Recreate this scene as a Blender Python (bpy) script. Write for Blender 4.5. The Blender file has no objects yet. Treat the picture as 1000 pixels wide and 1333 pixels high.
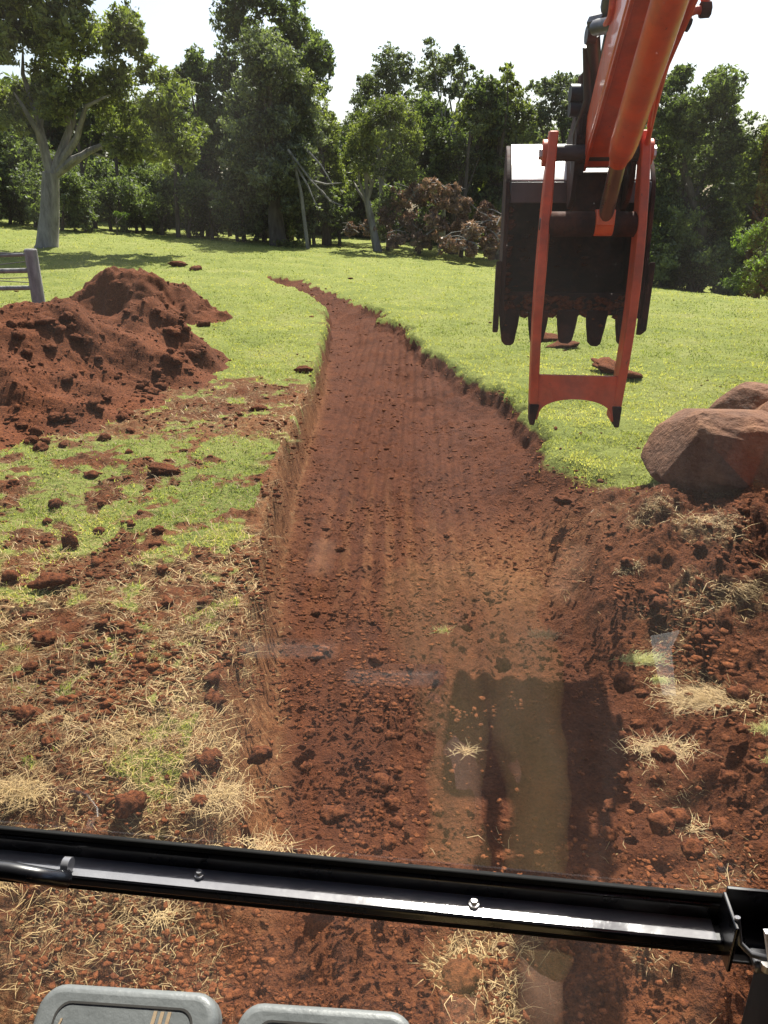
import bpy, bmesh, math, random
import numpy as np
from mathutils import Vector, Matrix
random.seed(7)
RNG = np.random.default_rng(11)
sc = bpy.context.scene
COL = sc.collection
# ------------------------------------------------------------------ camera numbers
EYE = np.array([0.0, 0.0, 2.3]); PITCH = math.radians(21.5)
CP, SP = math.cos(PITCH), math.sin(PITCH); F = 1000.0
def ray(px, py):
    u = (px-500)/F; v = (666.5-py)/F
    return np.array([u, CP+v*SP, -SP+v*CP])
def at(px, py, y):                       # point seen in that direction, y metres ahead
    d = ray(px, py); return EYE + d*(y/d[1])
# ------------------------------------------------------------------ noise
_pr = np.random.default_rng(5)
PERM = _pr.permutation(4096).astype(np.int64)
ANG = _pr.random(4096)*2*math.pi
GX, GY = np.cos(ANG), np.sin(ANG)
def perlin(x, y, seed=0):
    x = np.asarray(x, float)+seed*17.31; y = np.asarray(y, float)-seed*9.77
    xi = np.floor(x).astype(np.int64); yi = np.floor(y).astype(np.int64)
    xf = x-xi; yf = y-yi
    u = xf*xf*xf*(xf*(xf*6-15)+10); v = yf*yf*yf*(yf*(yf*6-15)+10)
    def g(ix, iy, dx, dy):
        h = PERM[(PERM[(ix+seed*31) & 4095]+iy) & 4095]
        return GX[h]*dx+GY[h]*dy
    a = g(xi, yi, xf, yf); b = g(xi+1, yi, xf-1, yf)
    c = g(xi, yi+1, xf, yf-1); d = g(xi+1, yi+1, xf-1, yf-1)
    return ((a*(1-u)+b*u)*(1-v)+(c*(1-u)+d*u)*v)*1.4
def fbm(x, y, f, o, seed=0, gain=.5):
    s = 0; a = 1
    for k in range(o):
        s = s+a*perlin(x*f, y*f, seed+k); f *= 2.03; a *= gain
    return s
def billow(x, y, f, o, seed=0, gain=.5):
    s = 0; a = 1
    for k in range(o):
        s = s+a*(np.abs(perlin(x*f, y*f, seed+k))*2-.5); f *= 2.07; a *= gain
    return s
def sst(a, b, x):
    t = np.clip((x-a)/(b-a), 0, 1); return t*t*(3-2*t)
# ------------------------------------------------------------------ terrain
LY = [0, 2.0, 2.4, 3.3, 4.65, 6.3, 9.0, 14, 17, 19.5, 22, 24.5, 26]
LX = [-.3, -.38, -.43, -.56, -.70, -.77, -.80, -.98, -1.22, -1.6, -2.3, -3.3, -4.0]
RY = [0, 3, 4, 4.6, 5.5, 6.1, 7.3, 8.9, 10.06, 12.7, 16.8, 19.6, 22.3, 24, 26]
RX = [1.9, 1.7, 1.6, 1.55, 1.58, 1.5, 1.43, 1.35, 1.02, .58, -.33, -1.1, -2.1, -3.0, -3.6]
def base(x, y):
    s = sst(8, 40, y)
    xc = np.clip(x, -60, 34)
    sl = np.where(xc < 0, -.06*xc, -.095*xc-.0015*xc*xc)
    z = .40+s*(sl-.05)+.05*perlin(x*.35, y*.35, 3)*sst(3, 9, y)+.02*perlin(x*1.3, y*1.3, 4)
    return z+.12*perlin(x*.06, y*.06, 8)*sst(12, 40, y)
def march(px, py, f):
    d = ray(px, py); t = np.geomspace(1.5, 60, 3000); P = EYE[None]+d[None]*t[:, None]
    return P[np.argmax(P[:, 2] < f(P[:, 0], P[:, 1]))]
_L = np.array([march(a, b, lambda x, y: .16*sst(13, 22, y)) for a, b in ((360, 1080), (358, 900), (365, 750), (385, 640), (415, 540), (432, 450), (430, 420), (414, 403), (386, 389), (352, 376))])
_R = np.array([march(a, b, base) for a, b in ((770, 628), (730, 598), (690, 552), (650, 507), (600, 480), (545, 440), (500, 411), (462, 391), (425, 376), (390, 363), (352, 357))])
YEND = float(max(_L[-1, 1], _R[-1, 1]))
LY = [0, 1.9]+list(_L[:, 1])+[YEND+3]; LX = [-.3, -.38]+list(_L[:, 0])+[float(_L[-1, 0])-1.0]
RY = [0, 3, 4, 4.6]+list(_R[:, 1])+[YEND+3]; RX = [1.9, 1.7, 1.6, 1.55]+list(_R[:, 0])+[float(_R[-1, 0])-.8]
def fields(x, y):
    """height, grass, straw, fresh (dark loose soil) of the ground"""
    x = np.asarray(x, float); y = np.asarray(y, float)
    b = base(x, y)
    en = .05*perlin(x*2.2, y*2.2, 20)+.03*perlin(x*6, y*6, 21)
    en2 = .30*fbm(x, y, .9, 5, 22, .55)
    l = np.interp(y, LY, LX); r = np.interp(y, RY, RX)
    dl = x-l+en*(.35+.9*sst(8, 14, y)); dr = r-x+en2*(.6+.4*sst(6, 9, y))
    wl_ = .11+.15*(1-sst(2.4, 4.0, y)); cutl = sst(0, 1, (dl+wl_)/(wl_+.012))
    wr = .10+.45*(1-sst(5.2, 6.6, y))
    cutr = np.clip((dr+wr)/(2*wr), 0, 1); cutr = cutr*cutr*(3-2*cutr)
    cut = cutl*cutr*(1-sst(YEND-.9, YEND+.1, y+.4*en))
    near = 1-sst(1.5, 2.45, y)                        # ground right at the machine
    floor = .02*perlin(x*.9, y*.9, 30)+.16*sst(13, 22, y)+.03*sst(YEND-6, YEND, y)+.17*(1-sst(0, .8, dr))*sst(5, 6.5, y)
    left = 1-sst(-.1, .05, dl)
    # loose spoil along the right of the cut, near the machine
    bank = sst(.95, 2.1, x-.12*(y-4)+en2)*(1-sst(4.9, 6.0, y+.5*en2))
    z = b*(1-cut)+floor*cut
    z = z*(1-near)+near*(.14+.10*perlin(x*1.4, y*1.4, 33))
    mnd = sst(1.0, 1.5, x+.5*en2+.1*(5-y))*sst(3.1, 3.9, y+.5*en2)*(1-sst(5.0, 5.7, y+.4*en2))
    z = np.where(x > 0, z*(1-bank*.6)+bank*.6*(.30+.16*perlin(x*1.2, y*1.2, 35)), z)+.25*mnd+.10*mnd*perlin(x*2.6, y*2.6, 37)
    rough = np.clip(bank+near+.5*mnd, 0, 1.4)
    # masks
    n1 = fbm(x, y, .8, 3, 40); n2 = fbm(x, y, 2.6, 3, 44); n3 = fbm(x, y, 9, 2, 48)
    right = (1-cutr)*sst(5.15, 5.75, y+.25*en2*3+.12*n2)*(x > 0)
    far = sst(8.6, 9.6, y+.5*n2)*(x <= 0)
    mid = (1-sst(6.2, 7.0, y+.5*n2))*sst(3.7, 4.6, y+.4*n1)*(x < -.9)
    gl = far*sst(-.5, -.2, n2*.4+.02*0+.2*far)+mid*sst(-.45, .55, n2+.5*n1+.55*n3+.12)
    gl = gl+(1-mid)*(1-far)*.6*sst(.12, .6, n2+n3*.5)*(x < -.75)*(1-near)
    g = np.where((x > 0) & (dr < .2), right, gl*(dl < -.04))
    g = np.where(y > 12, np.where(cut > .35, 0, 1), g)
    lane = sst(8.5, 10.5, y)*(1-sst(19, 23, y))*(1-sst(.1, .9, -(x-l)+.3*n1))*(x < l)     # worn strip on the lip of the cut
    g = g*(1-.55*lane*sst(-.2, .3, n2))
    g = np.clip(g*(1-sst(.15, .6, cut)), 0, 1)
    st = np.clip((x < l)*(1-sst(9.5, 12, y))*(.74+.8*n2+.4*n3)*(1-near*.55), 0, 1)*(1-sst(.2, .7, cut))*(1-.4*g)
    st = np.maximum(st, .8*bank*sst(.15, .5, n2+.1)*(1-g))
    st = np.maximum(st, near*sst(.2, .55, n2+.2*n3)*.6)
    fresh = np.clip(.5+.9*n1+.4*n2+.35*cut*sst(4.5, 7, y)+.4*mnd+cut*.55*np.sin((x-.04*y+.02*n1)*2*math.pi/.125)*(1-sst(.6, 1.2, x)), 0, 1)
    # relief
    soil = 1-g
    wl = np.exp(-((dl+.06)/.09)**2)*(1-near)         # the smooth cut wall
    clump = sst(-.1, .45, fbm(x, y, 2.3, 2, 58))
    br = fbm(x, y, 3.2, 3, 60)*.065*rough+(fbm(x, y, 12, 5, 66, .66)+.25*billow(x, y, 14, 3, 64, .6))*(.005+.019*clump*(1-.3*cut)+.012*rough)*(.35+.65*sst(1.7, 3.4, y)+.35*sst(.2, .6, n2)*near)*(1-.75*wl)
    br = br*(1-sst(12, 30, y)*.6)
    groove = np.sin((x-.04*y+.02*n1)*2*math.pi/.125)*.016*cut*sst(.15, .35, dl)*(1-sst(.55, 1.1, x))*(1-sst(12, 18, y))*sst(2.4, 3.2, y)
    leftlump = left*(1-g)*(1-sst(9, 12, y))*(billow(x, y, 5, 2, 70)*.022)
    gr = g*(.018*perlin(x*7, y*7, 80)+.022*perlin(x*3.7, y*3.7, 84)+.055*perlin(x*1.7, y*1.7, 82)*sst(6, 20, y))
    z = z+soil*br+groove+leftlump+gr
    st = np.maximum(st, .7*np.exp(-((dl-.01)/.016)**2)*sst(2.3, 3, y)*(1-sst(7, 9, y))*(.4+.9*n3))
    wall_lit_dust = np.exp(-((dl+.07)/.10)**2)*(1-near)*(1-sst(9, 15, y))  # sunlit brightness of the cut wall, put into the colour; dust joins below
    dusty = left*(1-g)*(1-sst(7, 10, y))*sst(-.35, .4, n1+.6*n2)*.9+.7*np.exp(-((x-.95)**2+(y-4.8)**2)/.35)+near*.35*sst(-.1, .5, n2)
    dusty = dusty+.45*np.exp(-((x+.05)/.55)**2-((y-5.2)/1.2)**2)*cut*sst(-.2, .8, np.sin(x*2*math.pi/.16)+.8*n3)
    wall_lit_dust = np.maximum(wall_lit_dust, dusty)
    return z, g, np.clip(st, 0, 1), fresh, np.clip(cut-rough, 0, 1), np.clip(wall_lit_dust, 0, 1)
def heaps(x, y):
    n = fbm(x, y, .7, 3, 90)
    def blob(cx, cy, rx, ry, h, rot=0):
        c, s = math.cos(rot), math.sin(rot); dx = x-cx; dy = y-cy
        u = (dx*c+dy*s)/rx; v = (-dx*s+dy*c)/ry
        return h*np.clip(1-np.sqrt(u*u+v*v), 0, 1)**.9*1.0
    def cone(cx, cy, r, h): 
        d = np.sqrt((x-cx)**2+(y-cy)**2)/r
        return h*(1-sst(0, 1, d))
    def union(l): return np.sum([q**3 for q in l], 0)**(1/3)
    wx, wy = x+.22*fbm(x, y, 1.5, 2, 170), y+.30*fbm(x, y, 1.3, 2, 174)
    x, y = wx, wy
    a = .93*union([cone(-5.6, 8.3, 2.5, 1.0), cone(-2.8, 10.2, .8, .66), cone(-3.85, 9.0, 1.7, .95), cone(-3.0, 9.9, 1.15, .86), cone(-2.75, 9.1, .9, .34),
                           cone(-4.6, 8.0, 2.3, .86), cone(-7.8, 8.2, 2.8, 1.1), cone(-4.3, 6.9, 1.5, .30), cone(-3.3, 8.0, 1.2, .34)])
    a = a+.20*n*sst(.05, .5, a)+fbm(x, y, 2.6, 3, 93)*.06*sst(.02, .3, a)
    a2 = .93*union([cone(-5.0, 15.0, 1.35, 1.02), cone(-4.35, 14.6, 1.0, .80), cone(-3.9, 15.2, .95, .60), cone(-3.45, 14.6, .7, .42), cone(-5.5, 14.6, .8, .5)])
    a2 = a2+.12*n*sst(.05, .4, a2)+fbm(x, y, 3.0, 3, 97)*.09*sst(.02, .3, a2)
    rel = (.6*fbm(x, y, 7, 4, 100, .6)+.5*billow(x, y, 9, 3, 104, .55))*.034
    return a+rel*sst(.0, .2, a)-.03, a2+rel*sst(.0, .2, a2)-.03
def gz(x, y): return float(fields(np.array([x]), np.array([y]))[0][0])
def hit(px, py):
    d = ray(px, py); t = np.geomspace(1.5, 140, 900); P = EYE[None]+d[None]*t[:, None]
    z = fields(P[:, 0], P[:, 1])[0]; i = np.argmax(P[:, 2] < z)
    return P[i] if P[i, 2] < z[i] else P[-1]
# ------------------------------------------------------------------ object helpers
def tag(o, label=None, cat=None, group=None, kind=None):
    if label: o['label'] = label
    if cat: o['category'] = cat
    if group: o['group'] = group
    if kind: o['kind'] = kind
    return o
def empty(name, loc=(0, 0, 0)):
    o = bpy.data.objects.new(name, None); COL.objects.link(o); o.location = loc; return o
def link(name, me, mat=None, parent=None, smooth=False, world=True):
    o = bpy.data.objects.new(name, me); COL.objects.link(o)
    if mat: me.materials.append(mat)
    if parent:
        o.parent = parent
        o.matrix_parent_inverse = Matrix.Translation(-parent.location)
    if smooth: me.polygons.foreach_set('use_smooth', [True]*len(me.polygons))
    return o
def npmesh(name, V, Fq, loops=4):
    me = bpy.data.meshes.new(name); n = len(Fq)
    me.vertices.add(len(V)); me.vertices.foreach_set('co', np.ascontiguousarray(V, dtype=np.float32).ravel())
    me.loops.add(n*loops); me.loops.foreach_set('vertex_index', np.ascontiguousarray(Fq, dtype=np.int32).ravel())
    me.polygons.add(n); me.polygons.foreach_set('loop_start', np.arange(n, dtype=np.int32)*loops)
    me.update(calc_edges=True); return me
def vattr(me, name, arr):
    a = me.attributes.new(name, 'FLOAT', 'POINT'); a.data.foreach_set('value', np.ascontiguousarray(arr, dtype=np.float32))
class MB:
    def __init__(s, T=None): s.v = []; s.f = []; s.T = T or (lambda p: p)
    def add(s, vs, fs):
        n = len(s.v); s.v += [tuple(s.T(p)) for p in vs]; s.f += [tuple(i+n for i in f) for f in fs]
    def box(s, a, b):
        (x0, y0, z0), (x1, y1, z1) = a, b
        s.add([(x0,y0,z0),(x1,y0,z0),(x1,y1,z0),(x0,y1,z0),(x0,y0,z1),(x1,y0,z1),(x1,y1,z1),(x0,y1,z1)],
              [(0,3,2,1),(4,5,6,7),(0,1,5,4),(1,2,6,5),(2,3,7,6),(3,0,4,7)]); return s
    def tube(s, pts, rad, seg=14, cap=True):
        pts = [Vector(p) for p in pts]; n = len(pts)
        if not hasattr(rad, '__len__'): rad = [rad]*n
        rings = []; up = None
        for i, p in enumerate(pts):
            t = (pts[min(i+1, n-1)]-pts[max(i-1, 0)]).normalized()
            if up is None:
                up = Vector((0, 0, 1)) if abs(t.z) < .9 else Vector((1, 0, 0))
            a = (up-t*up.dot(t)).normalized(); up = a; b = t.cross(a)
            rings.append([p+(a*math.cos(2*math.pi*k/seg)+b*math.sin(2*math.pi*k/seg))*rad[i] for k in range(seg)])
        vs = [q for r in rings for q in r]; fs = []
        for i in range(n-1):
            for k in range(seg):
                k2 = (k+1) % seg; fs.append((i*seg+k, i*seg+k2, (i+1)*seg+k2, (i+1)*seg+k))
        if cap: fs += [tuple(range(seg))[::-1], tuple((n-1)*seg+k for k in range(seg))]
        s.add(vs, fs); return s
    def prism(s, poly, a, b, f):        # poly 2D; f(p, t) gives the 3D point for t=a or b
        n = len(poly); vs = [f(p, a) for p in poly]+[f(p, b) for p in poly]
        fs = [tuple(range(n))[::-1], tuple(range(n, 2*n))]+[(i, (i+1) % n, n+(i+1) % n, n+i) for i in range(n)]
        s.add(vs, fs); return s
    def build(s, name, mat, parent=None, smooth=True, bevel=0, seg=2):
        me = bpy.data.meshes.new(name); me.from_pydata(s.v, [], s.f); 
        bm = bmesh.new(); bm.from_mesh(me); bmesh.ops.recalc_face_normals(bm, faces=bm.faces[:]); bm.to_mesh(me); bm.free()
        me.validate(); me.update()
        o = link(name, me, mat, parent)
        if bevel:
            m = o.modifiers.new('b', 'BEVEL'); m.width = bevel; m.segments = seg; m.limit_method = 'ANGLE'; m.angle_limit = math.radians(40)
        if smooth:
            me.polygons.foreach_set('use_smooth', [True]*len(me.polygons))
            try: me.set_sharp_from_angle(angle=math.radians(38))
            except Exception: pass
        return o
# ------------------------------------------------------------------ materials
class NT:
    def __init__(s, name):
        s.m = bpy.data.materials.new(name); s.m.use_nodes = True; s.t = s.m.node_tree; s.t.nodes.clear()
        s.out = s.n('ShaderNodeOutputMaterial')
    def n(s, ty, **k):
        o = s.t.nodes.new(ty)
        for a, b in k.items(): setattr(o, a, b)
        return o
    def l(s, a, b): s.t.links.new(a, b)
    def geo(s): return s.n('ShaderNodeNewGeometry').outputs['Position']
    def obj(s): return s.n('ShaderNodeTexCoord').outputs['Object']
    def noise(s, scale, det=4, rough=.55, vec=None, sc3=None, dist=0):
        o = s.n('ShaderNodeTexNoise'); o.inputs['Scale'].default_value = scale; o.inputs['Detail'].default_value = det
        o.inputs['Roughness'].default_value = rough; o.inputs['Distortion'].default_value = dist
        if vec is None: vec = s.geo()
        if sc3:
            mp = s.n('ShaderNodeMapping'); mp.inputs['Scale'].default_value = sc3; s.l(vec, mp.inputs[0]); vec = mp.outputs[0]
        s.l(vec, o.inputs['Vector']); return o.outputs['Fac']
    def ramp(s, fac, stops):
        o = s.n('ShaderNodeValToRGB'); e = o.color_ramp.elements
        while len(e) < len(stops): e.new(.5)
        for k, (p, c) in enumerate(stops):
            e[k].position = p; e[k].color = (c[0], c[1], c[2], 1) if hasattr(c, '__len__') else (c, c, c, 1)
        s.l(fac, o.inputs[0]); return o.outputs[0]
    def mix(s, fac, a, b, mode='MIX'):
        o = s.n('ShaderNodeMix', data_type='RGBA', blend_type=mode)
        for v, i in ((fac, 0), (a, 6), (b, 7)):
            if hasattr(v, 'is_linked') or hasattr(v, 'links'): s.l(v, o.inputs[i])
            elif hasattr(v, '__len__'): o.inputs[i].default_value = (*v[:3], 1)
            else: o.inputs[i].default_value = v
        return o.outputs[2]
    def math(s, op, a, b=0., c=None, clamp=False):
        o = s.n('ShaderNodeMath', operation=op, use_clamp=clamp)
        for v, i in ((a, 0), (b, 1), (c, 2)):
            if v is None: continue
            if hasattr(v, 'links'): s.l(v, o.inputs[i])
            else: o.inputs[i].default_value = v
        return o.outputs[0]
    def attr(s, name, out='Fac'): return s.n('ShaderNodeAttribute', attribute_name=name).outputs[out]
    def pbr(s, col, rough=.8, metal=0, spec=.5, bump=None, bstr=.5, bdist=.01, coat=0):
        p = s.n('ShaderNodeBsdfPrincipled')
        for v, k in ((col, 'Base Color'), (rough, 'Roughness'), (metal, 'Metallic'), (spec, 'Specular IOR Level'), (coat, 'Coat Weight')):
            if hasattr(v, 'links'): s.l(v, p.inputs[k])
            elif hasattr(v, '__len__'): p.inputs[k].default_value = (*v[:3], 1)
            else: p.inputs[k].default_value = v
        if bump is not None:
            b = s.n('ShaderNodeBump'); b.inputs['Strength'].default_value = bstr; b.inputs['Distance'].default_value = bdist
            s.l(bump, b.inputs['Height']); s.l(b.outputs[0], p.inputs['Normal'])
        return p.outputs[0]
    def done(s, sh): s.l(sh, s.out.inputs[0]); return s.m
def soil_colour(t, dark=False):
    a = t.noise(1.6, 5, .6); b = t.noise(14, 6, .65); c = t.noise(60, 4, .7)
    k = t.mix(.5, t.ramp(a, [(.3, 0.), (.7, 1.)]), t.ramp(b, [(.3, 0.), (.72, 1.)]))
    d = t.ramp(k, [(.0, (.024, .0075, .0040)), (.5, (.088, .025, .0090)), (1., (.24, .080, .026))]) if not dark else \
        t.ramp(k, [(.0, (.018, .0058, .0036)), (.5, (.054, .0142, .0064)), (1., (.13, .037, .0135))])
    return t.mix(.42, d, t.ramp(c, [(.35, (.010, .004, .003)), (.62, (.25, .088, .032))])), b, c  # fine dark flecks put crevice shade into the soil colour
def mat_ground():
    t = NT('red_soil_and_pasture')
    soil, b, c = soil_colour(t)
    soild, _, _ = soil_colour(t, True)
    soil = t.mix(t.math('MULTIPLY', t.attr('fresh'), .8), soil, soild)
    flo = t.ramp(t.noise(5, 5, .65), [(.3, (.032, .0092, .0055)), (.7, (.125, .038, .0145))])
    soil = t.mix(t.math('MULTIPLY', t.attr('cut'), .55), soil, flo)
    sn = t.noise(26, 5, .65, sc3=(1, 1, .22))
    soil = t.mix(t.math('MULTIPLY', t.attr('wall'), .85), soil, t.ramp(sn, [(.3, (.09, .031, .012)), (.55, (.25, .105, .040)), (.75, (.40, .22, .10))]))  # pale orange paints sunlight on the cut wall, and colours the dusty soil
    straw = t.ramp(t.noise(90, 4, .7, sc3=(1, .35, 1)), [(.36, (.06, .03, .016)), (.6, (.24, .16, .075)), (.8, (.42, .33, .17))])
    sf = t.math('MULTIPLY', t.attr('straw'), t.ramp(t.noise(22, 4, .6), [(.38, 0.), (.6, 1.)]))
    col = t.mix(sf, soil, straw)
    g1 = t.ramp(t.noise(.9, 4, .6), [(.3, (.15, .175, .034)), (.55, (.25, .26, .06)), (.8, (.36, .32, .13))])
    g2 = t.ramp(t.noise(35, 5, .7), [(.3, (.045, .07, .014)), (.7, (.22, .26, .06))])
    col = t.mix(t.ramp(t.attr('grass'), [(.25, 0.), (.6, 1.)]), col, t.mix(.5, g1, g2))
    h = t.math('ADD', t.math('MULTIPLY', b, 1.), t.math('MULTIPLY', c, .5))
    h = t.math('ADD', h, t.math('MULTIPLY', t.noise(160, 3, .7), .25))
    return t.done(t.pbr(col, .95, spec=.12, bump=h, bstr=1., bdist=.05))
def mat_soil(name='loose_red_soil', dark=True):
    t = NT(name); col, b, c = soil_colour(t, dark)
    h = t.math('ADD', b, t.math('MULTIPLY', c, .6))
    return t.done(t.pbr(col, .95, spec=.1, bump=h, bstr=.9, bdist=.02))
def mat_leaf(name, dark, light, trans=.35, tcol=None, attr='tint'):
    t = NT(name); a = t.attr(attr)
    col = t.ramp(a, [(0., dark), (1., light)])
    p = t.pbr(col, .6, spec=.3)
    tr = t.n('ShaderNodeBsdfTranslucent'); t.l(t.mix(1., col, tcol or (1.5, 1.7, .6), 'MULTIPLY'), tr.inputs[0])
    m = t.n('ShaderNodeMixShader'); m.inputs[0].default_value = trans
    t.l(p, m.inputs[1]); t.l(tr.outputs[0], m.inputs[2]); return t.done(m.outputs[0])
def mat_bark(name, a, b, sc=6):
    t = NT(name); n = t.noise(sc, 5, .65, sc3=(1, 1, .25))
    return t.done(t.pbr(t.ramp(n, [(.3, a), (.7, b)]), .9, spec=.15, bump=n, bstr=.8, bdist=.04))
def mat_simple(name, col, rough, metal=0, spec=.5, var=.25, nscale=8, bstr=.0, coat=0, dirt=None, bscale=60, chips=False):
    t = NT(name); n = t.noise(nscale, 5, .6, vec=t.obj())
    c = t.mix(t.ramp(n, [(.35, 0.), (.75, 1.)]), tuple(x*(1-var) for x in col), tuple(min(1, x*(1+var)) for x in col))
    if dirt:
        d = t.ramp(t.noise(5.5, 6, .7, vec=t.obj()), [(.48, 0.), (.66, 1.)])
        c = t.mix(t.math('MULTIPLY', d, dirt[1]), c, dirt[0])
    if chips:
        ch = t.ramp(t.noise(38, 5, .75, vec=t.obj(), sc3=(1, 1, .45)), [(.66, 0.), (.70, 1.)])
        c = t.mix(t.math('MULTIPLY', ch, .85), c, (.05, .03, .025))
        fade = t.ramp(t.noise(3.5, 3, .6, vec=t.obj()), [(.4, 0.), (.7, 1.)]); c = t.mix(t.math('MULTIPLY', fade, .22), c, (.62, .30, .17))
    r = t.ramp(t.noise(nscale*2, 4, .6, vec=t.obj()), [(.3, max(0, rough-.1)), (.7, min(1, rough+.12))])
    return t.done(t.pbr(c, r, metal, spec, bump=t.noise(bscale, 3, .6, vec=t.obj()) if bstr else None, bstr=bstr, bdist=.002, coat=coat))
M = {}
M['ground'] = mat_ground(); M['soil'] = mat_soil(); M['soil2'] = mat_soil('crumbled_red_soil', False)
M['leaf_dark'] = mat_leaf('dark_foliage', (.040, .054, .028), (.16, .19, .09), .42)  # leaf colours lifted to paint in the hazy veil over the trees
M['bark_pale2'] = mat_bark('grey_bark', (.07, .065, .058), (.24, .22, .19))
M['leaf_mid'] = mat_leaf('mid_green_foliage', (.060, .075, .025), (.24, .26, .095), .38)
M['leaf_light'] = mat_leaf('yellow_green_foliage', (.050, .080, .018), (.17, .23, .055), .42)
M['leaf_grey'] = mat_leaf('grey_green_foliage', (.050, .064, .040), (.20, .22, .135), .32)
M['grass'] = mat_leaf('grass_blades', (.12, .155, .028), (.50, .45, .17), .45, (1.25, 1.35, .6))
M['straw'] = mat_leaf('dry_grass_blades', (.15, .09, .035), (.52, .37, .165), .25, (1.1, 1., .8))
M['dead'] = mat_leaf('dead_brown_brush', (.11, .066, .047), (.36, .25, .17), .25, (1.1, .9, .7))
M['bark'] = mat_bark('brown_bark', (.035, .028, .022), (.12, .10, .082))
M['bark_pale'] = mat_bark('pale_grey_bark', (.10, .095, .085), (.30, .28, .25))
M['timber'] = mat_bark('weathered_timber', (.13, .125, .115), (.33, .32, .30), 12)
RS = (.055, .02, .013)
M['orange'] = mat_simple('orange_paint', (.72, .105, .022), .42, spec=.5, var=.18, coat=.25, dirt=(RS, .28), chips=True)
M['orange2'] = mat_simple('faded_red_orange_paint', (.68, .10, .032), .5, spec=.5, var=.25, dirt=(RS, .35), chips=True)
M['steel_dirty'] = mat_simple('soil_stained_steel', (.024, .010, .008), .85, metal=0, spec=.2, var=.5, bstr=.8, dirt=((.085, .028, .014), .75), bscale=35)
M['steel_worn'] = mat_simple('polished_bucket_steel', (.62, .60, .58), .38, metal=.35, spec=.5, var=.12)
M['steel_grey'] = mat_simple('grey_steel', (.07, .065, .065), .5, metal=.4, var=.3)
M['chrome'] = mat_simple('dirty_chrome_rod', (.24, .17, .13), .33, metal=.8, var=.2)
M['black'] = mat_simple('black_gloss_paint', (.006, .006, .008), .27, spec=.6, var=.1, coat=.3)
M['ledge'] = mat_simple('black_paint_sky_sheen', (.20, .20, .215), .12, spec=1.0, var=.2, coat=.0, bstr=.1, bscale=160)  # grey base colour paints the sky's sheen onto the black sill
M['rubber'] = mat_simple('black_rubber', (.006, .006, .006), .75, spec=.2, var=.2)
M['hose'] = mat_simple('black_hose', (.015, .015, .022), .45, var=.2)
M['cab'] = mat_simple('dark_cab_lining', (.012, .012, .013), .85, spec=.2, var=.2)
M['pad'] = mat_simple('grey_pedal_rubber', (.15, .16, .16), .42, spec=.5, var=.12, nscale=14, bstr=.35, bscale=110)
M['tan'] = mat_simple('tan_worn_stripe', (.34, .25, .16), .5, var=.15, bstr=.3, bscale=110)
M['groove'] = mat_simple('dark_groove', (.03, .028, .025), .7, var=.2)
M['khaki'] = mat_simple('khaki_cloth', (.25, .185, .09), .95, spec=.1, var=.15, bstr=.4)
M['shirt'] = mat_simple('dark_shirt_cloth', (.03, .035, .05), .95, spec=.1)
M['skin'] = mat_simple('skin', (.45, .27, .18), .6)
M['white'] = mat_simple('glint_plate_white', (.8, .8, .8), .5, var=.1)  # for the plate added to reflect as a glint
M['boot'] = mat_simple('brown_boot_leather', (.08, .05, .03), .6)
M['roof'] = mat_simple('pale_tin_roof', (.5, .52, .55), .5, metal=.2)
M['wall'] = mat_simple('cream_wall', (.4, .38, .33), .8)
def mat_rock():
    t = NT('red_brown_rock'); n = t.noise(3.2, 6, .65, vec=t.obj()); m = t.noise(22, 5, .7, vec=t.obj())
    c = t.ramp(n, [(.28, (.055, .020, .0085)), (.5, (.15, .058, .022)), (.72, (.30, .14, .06))])
    c = t.mix(.35, c, t.ramp(m, [(.35, (.035, .017, .011)), (.68, (.22, .125, .08))]))
    h = t.math('ADD', n, t.math('MULTIPLY', m, .35))
    return t.done(t.pbr(c, .85, spec=.25, bump=h, bstr=1., bdist=.07))
M['rock'] = mat_rock()
def mat_glass():
    t = NT('dusty_window_glass')
    fr = t.n('ShaderNodeFresnel'); fr.inputs[0].default_value = 1.5
    f = t.math('MULTIPLY', fr.outputs[0], 1.7, clamp=True)
    tr = t.n('ShaderNodeBsdfTransparent'); tr.inputs[0].default_value = (.97, .985, .975, 1)
    gl = t.n('ShaderNodeBsdfGlossy'); gl.inputs['Roughness'].default_value = .0
    m = t.n('ShaderNodeMixShader'); t.l(f, m.inputs[0]); t.l(tr.outputs[0], m.inputs[1]); t.l(gl.outputs[0], m.inputs[2])
    du = t.n('ShaderNodeBsdfTranslucent'); du.inputs[0].default_value = (.8, .76, .72, 1)
    d1 = t.ramp(t.noise(7, 4, .6, vec=t.obj(), sc3=(1.6, 1, .5), dist=.6), [(.35, .003), (.8, .014)])
    d2 = t.ramp(t.noise(420, 2, .5, vec=t.obj()), [(.74, 0.), (.79, .05)])
    m2 = t.n('ShaderNodeMixShader'); t.l(t.math('ADD', d1, d2), m2.inputs[0]); t.l(m.outputs[0], m2.inputs[1]); t.l(du.outputs[0], m2.inputs[2])
    return t.done(m2.outputs[0])
M['glass'] = mat_glass()
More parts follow.
